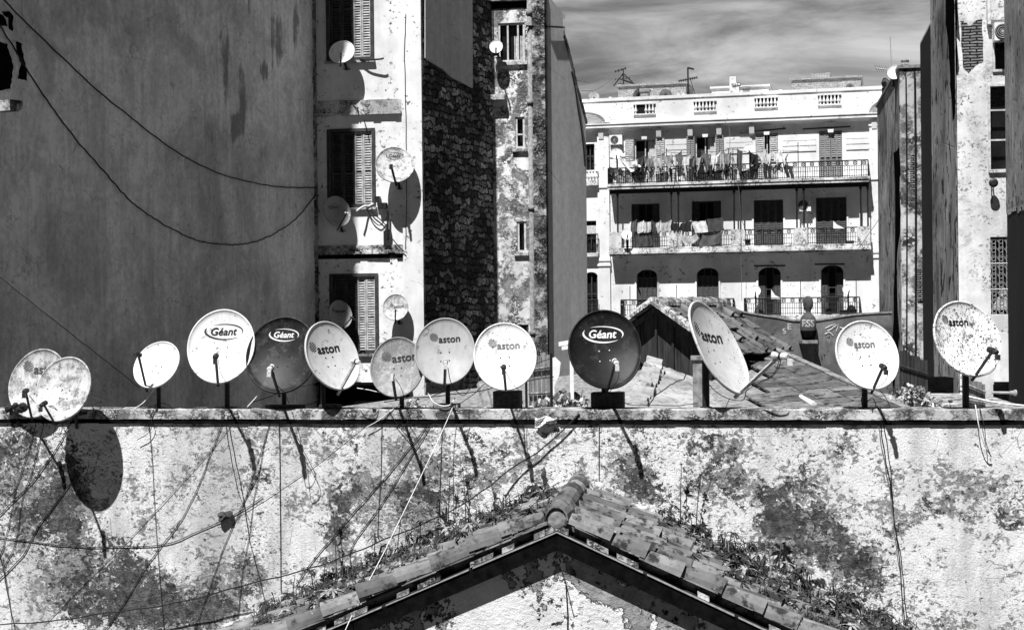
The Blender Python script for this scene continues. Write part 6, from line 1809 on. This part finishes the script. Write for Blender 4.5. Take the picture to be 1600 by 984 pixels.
cable([(1353, 610), (1346, 622), (1350, 634), (1362, 622), (1368, 634), (1362, 640)], 'curled thin cable at the foot of the post of the dish with faded lettering', .006, ds=[-.1, -.1, -.08, -.08, -.02, .05])
cable([(1372, 605), (1386, 625), (1392, 640)], 'thin cable from the faded dish to the litter behind', .005, ds=[.1, -.3, -.6])
cable([(1388, 578), (1386, 590), (1378, 601), (1368, 606)], 'thin cable hanging from the feed of the dish with faded lettering', .005, ds=[.48, .42, .3, .1])
cable([(1554, 556), (1556, 572), (1545, 584), (1524, 590)], 'thin cable hanging from the feed of the pitted dish', .005, ds=[.42, .36, .25, .05])
cable([(968, 572), (966, 590), (958, 604), (952, 612)], 'thin cable hanging along the arm of the large black dish', .005, ds=[.66, .5, .3, .1])
cable([(341, 562), (344, 580), (352, 594), (360, 604)], 'thin cable hanging along the arm of the clean white dish', .005, ds=[.6, .5, .3, .1])
cable([(428, 582), (432, 600), (446, 616), (452, 630)], 'thin cable hanging along the arm of the charcoal dish', .006, ds=[.6, .5, .3, .1])
cable([(618, 592), (626, 604), (630, 618), (622, 632)], 'thin cable hanging along the arm of the dirty grey dish', .005, ds=[.6, .5, .3, .1])
cable([(790, 580), (800, 598), (812, 612), (818, 632)], 'thin cable hanging from the feed of the freckled dish', .005, ds=[.6, .4, .2, .05])
cable([(700, 575), (706, 600), (722, 618), (735, 606)], 'thin cable hanging from the feed of the clean grey dish', .006, ds=[.6, .4, .2, -.05])
cable([(46, 618), (56, 630), (66, 640), (80, 634), (96, 648)], 'thin cable looping between the two dishes at the far left', .006, ds=[.5, .5, .5, .6, .6])
cable([(96, 648), (84, 676), (92, 682), (97, 668), (96, 652)], 'thin cable loop below the hung out dish', .005, ds=[.3, .2, .2, .2, .2])
cable([(142, 632), (150, 642), (158, 636), (150, 630), (160, 628)], 'knotted dark cable on the coping right of the hung out dish', .008, ds=[.0, .02, .02, .0, -.1])
# along the blank grey wall
cable([(-10, -14), (10, 4), (30, 25), (70, 64), (110, 102), (155, 144), (200, 180), (240, 212), (280, 240), (315, 259), (350, 274), (385, 283), (420, 290), (455, 293), (492, 293)], 'upper black cable sagging across the blank grey wall', .013, fr=GP, d=.06)
cable([(-8, 28), (20, 72), (50, 122), (90, 180), (114, 212), (140, 243), (165, 270), (190, 300), (214, 322), (240, 341), (275, 361), (310, 376), (345, 382), (375, 382), (405, 376), (430, 364), (452, 350), (470, 334), (494, 304)], 'lower black cable hanging in a deep loop on the blank grey wall', .013, fr=GP, d=.05, jit=.008)
cable([(-10, 428), (0, 433), (60, 481), (130, 536), (180, 575), (218, 606)], 'thin grey cable slanting down the blank wall to the small tipped dish', .009, 'grey_cable', fr=GP, d=.10)
cable([(142, 615), (165, 624), (190, 633)], 'short cable behind the hung out dish', .006, ds=[-.2, -.2, -.1])
cable([(395, 628), (420, 620), (438, 612)], 'dark cable rising behind the charcoal dish', .007, ds=[-.2, -.25, -.3])
cable([(386, 636), (397, 624), (411, 608)], 'pale cable rising left of the charcoal dish', .008, 'white_cable', ds=[.0, -.05, -.1])
cable([(452, 634), (480, 632), (500, 625)], 'dark cable between the charcoal dish and the pale turned dish mast', .006, ds=[-.1, -.15, -.2])
cable([(562, 640), (570, 648), (585, 648), (592, 640)], 'shallow dark cable loop over the coping left of the dirty grey dish', .0065, ds=[.03, .06, .06, .03])
cable([(627, 632), (612, 640), (590, 658), (572, 668)], 'pale cable slanting off the foot of the dirty grey dish', .006, 'white_cable', ds=[.0, .05, .06, .06])
cable([(607, 640), (620, 662), (642, 688)], 'dark cable slanting right under the dirty grey dish', .006, d=.05)
cable([(632, 632), (640, 648), (636, 662), (640, 690)], 'thin dark cable wriggling under the dirty grey dish', .005, d=.06)
# on the sunlit facade
cable([(557, 330), (562, 326), (570, 322), (576, 322), (584, 318)], 'thick pale cable from the shaded plain dish to the sill', .022, 'white_cable', fr=FP, ds=[.3, .25, .15, .1, .1])
cable([(572, 322), (580, 340), (592, 352), (600, 346), (604, 340)], 'thin looping cable below the middle sill, longer', .012, fr=FP, d=.06)
cable([(574, 322), (584, 335), (596, 345), (603, 352), (606, 362)], 'thin looping cable below the middle sill, shorter', .012, fr=FP, d=.06)
cable([(562, 92), (575, 94), (592, 93), (600, 91)], 'dark rod-like cable along the top sill', .02, fr=FP, ds=[.1, .16, .2, .2])
cable([(614, 374), (622, 384), (633, 394)], 'thin cable end on the string course of the sunlit facade', .012, fr=FP, d=.12)
cable([(569, 188), (572, 200), (574, 212)], 'thin cable hanging above the middle shutters', .012, fr=FP, d=.08)
cable([(634, 22), (632, 80), (634, 180), (635, 330), (633, 390)], 'thin dark wire along the edge of the corner pier', .007, fr=FP, d=.085)
b = thing('junction_box', 'two small dark junction boxes on a bar beside the worn white facade dish', 'junction box', FP.hit(600, 322, .05))
q = MB()
for x, y, w_, h_ in ((592, 312, 7, 9), (597, 322, 8, 8), (603, 322, 6, 9)):
    r = FP.rect(x - w_ / 2, y - h_ / 2, x + w_ / 2, y + h_ / 2); q.pbox(FP, *r, .02, .16)
q.build('box_body', M['bracket'], b)
q = MB(); q.tube([FP.hit(606, 330, .1), FP.hit(606, 372, .1)], .025, 6); q.build('rod', M['bracket'], b)
r = FP.rect(601, 361, 612, 384); q = MB(); q.pbox(FP, *r, .01, .10); q.pbox(FP, r[0] + .02, r[1] - .02, r[3] + .001, r[3] + .03, .02, .08); tag(q.build('meter_box', M['bracket']), 'small dark box under the rod of the facade dish', 'box')
# between the houses at the back
def far_cable(pts, label, r=.012, mat='grey_cable'):
    b = MB(); b.tube(crom([at(x, y, Y) for x, y, Y in pts], 6), r, 4); tag(b.build('cable', M[mat], smooth=True), label, 'cable')
far_cable([(900, 125, 60), (924, 129, 66), (945, 121, 72), (968, 111, 78)], 'thin wire rising from the grey side wall to the lattice aerial, upper')
far_cable([(908, 142, 60), (930, 141, 66), (950, 128, 72), (968, 112, 78)], 'thin wire rising from the grey side wall to the lattice aerial, lower')
far_cable([(1408, 292, 40), (1390, 318, 48), (1360, 362, 60), (1330, 404, 76)], 'thin wire slanting from the low house end to the middle balcony', .012)
far_cable([(1130, 186, 79), (1140, 205, 79), (1141, 250, 78.5), (1155, 300, 78.5), (1158, 410, 79), (1159, 470, 79)], 'thin pale wire hanging down the middle of the balcony house', .012, 'grey_cable')
# ------------------------------------------------------------- rag and odd bits on the coping
b = MB(); g = []
for i in range(9):
    row = []
    for j in range(6):
        t, f = i / 8, j / 5; p = WP.hit(836 + 34 * t, 652 + (16 - 9 * t) * f + 2 * math.sin(t * 9), .06 + .03 * math.sin(t * 8 + f * 5)); row.append(p)
    g.append(row)
for i in range(8):
    for j in range(5): b.quad(g[i][j], g[i + 1][j], g[i + 1][j + 1], g[i][j + 1])
o = b.build('rag', M['rag'], smooth=True); tag(o, 'crumpled white rag caught on the coping left of the black dish', 'rag')
sm = o.modifiers.new('thickness', 'SOLIDIFY'); sm.thickness = .006
b = MB(); 
for k in range(5):
    c = WP.hit(352 + RND.uniform(-7, 7), 808 + RND.uniform(-6, 6), .05); b.lathe(c, V((RND.uniform(-1, 1), -.5, RND.uniform(-1, 1))), [(.02, -.03), (.045, -.015), (.05, .015), (.02, .03)], 7)
tag(b.build('cable_knot', M['rust_iron']), 'dark lumpy knot of tape on the sagging cable', 'knot')
b = MB(); 
for k in range(3): b.tube([WP.hit(850, 730, .02), WP.hit(846 + 2 * k, 742, .06), WP.hit(850 + 3 * k, 752, .04)], .012, 5)
tag(b.build('dry_tuft', M['stem']), 'dark dry tuft stuck to the wall above the ridge tiles', 'tuft')
b = MB(); 
for x, y, s in ((24, 634, .05), (30, 640, .06), (14, 638, .05), (36, 634, .05)):
    c = WP.hit(x, y, .10); b.lathe(c, V((RND.uniform(-1, 1), -.6, .3)), [(.01, -.05), (s, -.03), (s * .8, .03), (.01, .05)], 7)
b.tube([WP.hit(10, 636, .1), WP.hit(44, 634, .05)], .02, 6)
tag(b.build('clamp_assembly', M['bracket']), 'tangled black clamp fittings at the foot of the rust streaked dish', 'fitting')
b = MB(); b.tube([WP.hit(120, 668, .02), WP.hit(119, 652, .2), WP.hit(119, 644, .28)], .022, 7); b.tube([WP.hit(136, 645, .02), WP.hit(119, 646, .27)], .018, 7); b.tube([WP.hit(104, 662, .02), WP.hit(119, 648, .26)], .018, 7)
tag(b.build('wall_bracket', M['bracket']), 'black steel bracket carrying the hung out dish off the wall', 'bracket')

# ------------------------------------------------------------- weeds
def weed(mb, base, h, kind='palm', lean=None, seed=0):
    lean = lean or V((RND.uniform(-.15, .15), RND.uniform(-.15, .05), 0))
    pts = [base + lean * (h * t * t) + V((0, 0, h * t)) for t in (0, .35, .7, 1.0)]
    mb.tube(pts, .0075, 4, r1=.004)
    def leaf(o, dr, L, w_, droop):
        dr = dr.normalized(); sd = dr.cross(V((0, 0, 1)))
        if sd.length < 1e-3: sd = V((1, 0, 0))
        sd.normalize(); a = o; vs = []; 
        for i, (f, ww) in enumerate(((0, .35), (.35, 1.0), (.7, .8), (1.0, .05))):
            p = o + dr * (L * f) + V((0, 0, -droop * L * f * f)); vs += [p - sd * (w_ * ww), p + sd * (w_ * ww)]
        mb.add(vs, [(0, 1, 3, 2), (2, 3, 5, 4), (4, 5, 7, 6)], 1)
    tip = pts[-1]
    if kind == 'palm':
        for k in range(RND.randint(9, 13)):
            a = k * 2.4 + RND.uniform(-.3, .3); leaf(tip + V((0, 0, -.01 * k * h)), V((math.cos(a), math.sin(a), RND.uniform(.1, .8))), RND.uniform(.11, .21), .016, RND.uniform(.4, 1.0))
        for k in range(6):
            a = k * 2.1; leaf(pts[1].lerp(tip, k / 6), V((math.cos(a), math.sin(a), .3)), RND.uniform(.05, .09), .008, .8)
    elif kind == 'stalk':
        for k in range(14):
            f = k / 14; p = pts[0].lerp(tip, .3 + .7 * f); a = k * 2.4
            leaf(p, V((math.cos(a), math.sin(a), .6)), RND.uniform(.04, .08), .009, .4)
        for k in range(8):
            a = k * .8; leaf(tip, V((math.cos(a), math.sin(a), RND.uniform(.4, 1.5))), .05, .008, .2)
    elif kind == 'grass':
        for k in range(RND.randint(6, 11)):
            a = RND.uniform(0, 6.28); L_ = h * RND.uniform(.6, 1.25); o_ = base + V((RND.uniform(-.03, .03), RND.uniform(-.03, .03), 0))
            d_ = V((math.cos(a) * .45, math.sin(a) * .45, 1)); leaf(o_, d_, L_, RND.uniform(.004, .007), RND.uniform(.1, .6))
    else:
        for k in range(13):
            f = RND.random(); p = pts[0].lerp(tip, f); a = RND.uniform(0, 6.28); leaf(p, V((math.cos(a), math.sin(a), RND.uniform(.2, 1.8))), RND.uniform(.06, .13), .010, RND.uniform(.3, 1))
def roof_at(px, t):
    """the point of the roof seen at column px, t metres back from the verge"""
    o = V((ridge_front.x, ridge_front.y, 0)) + HA * t
    r = ray(px, 800); # solve o + HL*s on ray direction (x,y)
    den = HL.x * r.y - HL.y * r.x; s = (r.x * o.y - r.y * o.x) / den
    return roofp(s, t, .10)
WD = [M['stem'], M['leaf']]; WD2 = [M['stem'], M['leaf_dry']]
named = [(503, 2.7, .36, 'palm', 'palm-like weed with drooping leaves at the left end of the roof weeds, taller of two'), (490, 2.6, .28, 'palm', 'shorter palm-like weed beside the tall one at the left of the roof'),
 (478, 2.2, .16, 'palm', 'low pale leaved weed in front of the palm-like pair'), (536, 2.6, .42, 'bush', 'dark bushy weed right of the palm-like pair'), (585, 2.8, .36, 'palm', 'leaning weed near the middle of the left roof slope'),
 (620, 2.85, .55, 'stalk', 'tall thin seed stalk left of the ridge'), (525, 3.0, .75, 'stalk', 'very tall thin stalk standing left of the dark bushy weed'), (690, 2.9, .45, 'palm', 'upright weed with hanging leaves below the white dish shadows'),
 (700, 2.95, .62, 'stalk', 'tall stalk with round seed heads on the left slope'), (728, 2.95, .60, 'stalk', 'forked tall stalk near the ridge on the left slope'), (775, 3.0, .35, 'stalk', 'short stalk nearest the ridge on the left slope'),
 (430, 2.5, .22, 'bush', 'low dark weed clump at the far left of the roof'), (455, 2.7, .30, 'bush', 'pointed dark weed near the left foot of the slope'), (655, 2.8, .30, 'palm', 'broad weed under the sweeping black cable'),
 (1063, 2.8, .66, 'stalk', 'tall bare stalk on the right slope nearest the ridge'), (1087, 2.85, .62, 'stalk', 'tall stalk with dark seed heads on the right slope'), (1082, 2.6, .25, 'palm', 'leafy weed at the foot of the tall stalks on the right slope'),
 (1045, 2.7, .20, 'palm', 'first leafy weed right of the bare tiles'), (1150, 2.7, .24, 'palm', 'spiky weed in the middle of the right slope'), (1172, 2.6, .22, 'palm', 'small spiky weed right of the middle of the right slope'),
 (1215, 2.8, .32, 'palm', 'upright leafy weed on the right slope under the bare render'), (1236, 2.75, .30, 'bush', 'thick dark weed on the right slope under the bare render'), (1130, 2.4, .16, 'bush', 'low weed hanging over the tiles on the right slope'), (1300, 2.8, .22, 'bush', 'last big weed at the lower right of the roof')]
for px, t, h, kind, lab in named:
    p = roof_at(px, t); b = MB(); weed(b, p + V((0, 0, -.02)), h * 1.15 + .06, kind)
    tag(b.build('weed', WD, loc=p, recalc=False), lab, 'weed', 'weeds growing on the tiled roof')
def cover(x0, x1, n, t0, t1, hmax, label, dryp=.14, dens=None):
    b = MB()
    for i in range(n):
        px = RND.uniform(x0, x1); f = RND.random()
        t = t0 + (t1 - t0) * f ** .75
        p = roof_at(px, t); h = hmax * RND.uniform(.2, 1.0) * (.5 + .5 * f)
        m = MB(); weed(m, p, h, RND.choice(['bush', 'grass', 'grass', 'grass', 'palm', 'bush']))
        b.add(m.v, m.f); 
        k = 2 if RND.random() < dryp else 0
        b.m[-len(m.m):] = [x + k for x in m.m]
    o = b.build('weed_cover', [M['stem'], M['leaf'], M['leaf_dry'], M['leaf_dry']], loc=roof_at((x0 + x1) / 2, t1), recalc=False); o['kind'] = 'stuff'; o['label'] = label; o['category'] = 'weeds'
cover(395, 520, 240, .45, 3.6, .26, 'tangled low weeds over the left end of the roof')
cover(500, 860, 640, .45, 3.7, .32, 'dense dark weeds along the left roof slope against the wall')
cover(1025, 1170, 210, .9, 3.1, .22, 'low weeds spreading over the tiles right of the ridge')
cover(1130, 1430, 680, .5, 3.1, .30, 'dense weeds filling the right roof slope')
def yardweeds(px0, px1, n, Y0, Y1, hmax, label):
    b = MB()
    for i in range(n):
        p = at(RND.uniform(px0, px1), 640, RND.uniform(Y0, Y1)); p.z = VT - .2
        weed(b, p, hmax * RND.uniform(.3, 1), 'bush')
    o = b.build('weed_cover', WD, loc=at((px0 + px1) / 2, 640, Y0), recalc=False); o['kind'] = 'stuff'; o['label'] = label; o['category'] = 'weeds'
yardweeds(835, 915, 26, 20.4, 22.5, .22, 'dry weeds among the rubble left of the black dish')
yardweeds(1392, 1440, 34, 21.4, 22.8, .30, 'dry weeds at the foot of the plank fence')
# crust of dirt and moss in the roof valleys
b = MB()
for i in range(700):
    px = RND.choice([RND.uniform(400, 860), RND.uniform(1010, 1430)]); t = RND.uniform(.9, 3.1) if RND.random() < .8 else RND.uniform(.3, 3)
    p = roof_at(px, t) + V((0, 0, RND.uniform(-.03, .04))); s = RND.uniform(.015, .05)
    x = V((RND.uniform(-1, 1), RND.uniform(-1, 1), RND.uniform(-.4, .4))).normalized() * s; y_ = x.orthogonal().normalized() * s * .8; b.box(p, x, y_, x.cross(y_).normalized() * s * .6)
o = b.build('roof_dirt', M['concrete'], loc=roof_at(900, 2)); o['kind'] = 'stuff'; o['label'] = 'crumbs of mortar and dirt strewn over the roof tiles'; o['category'] = 'debris'
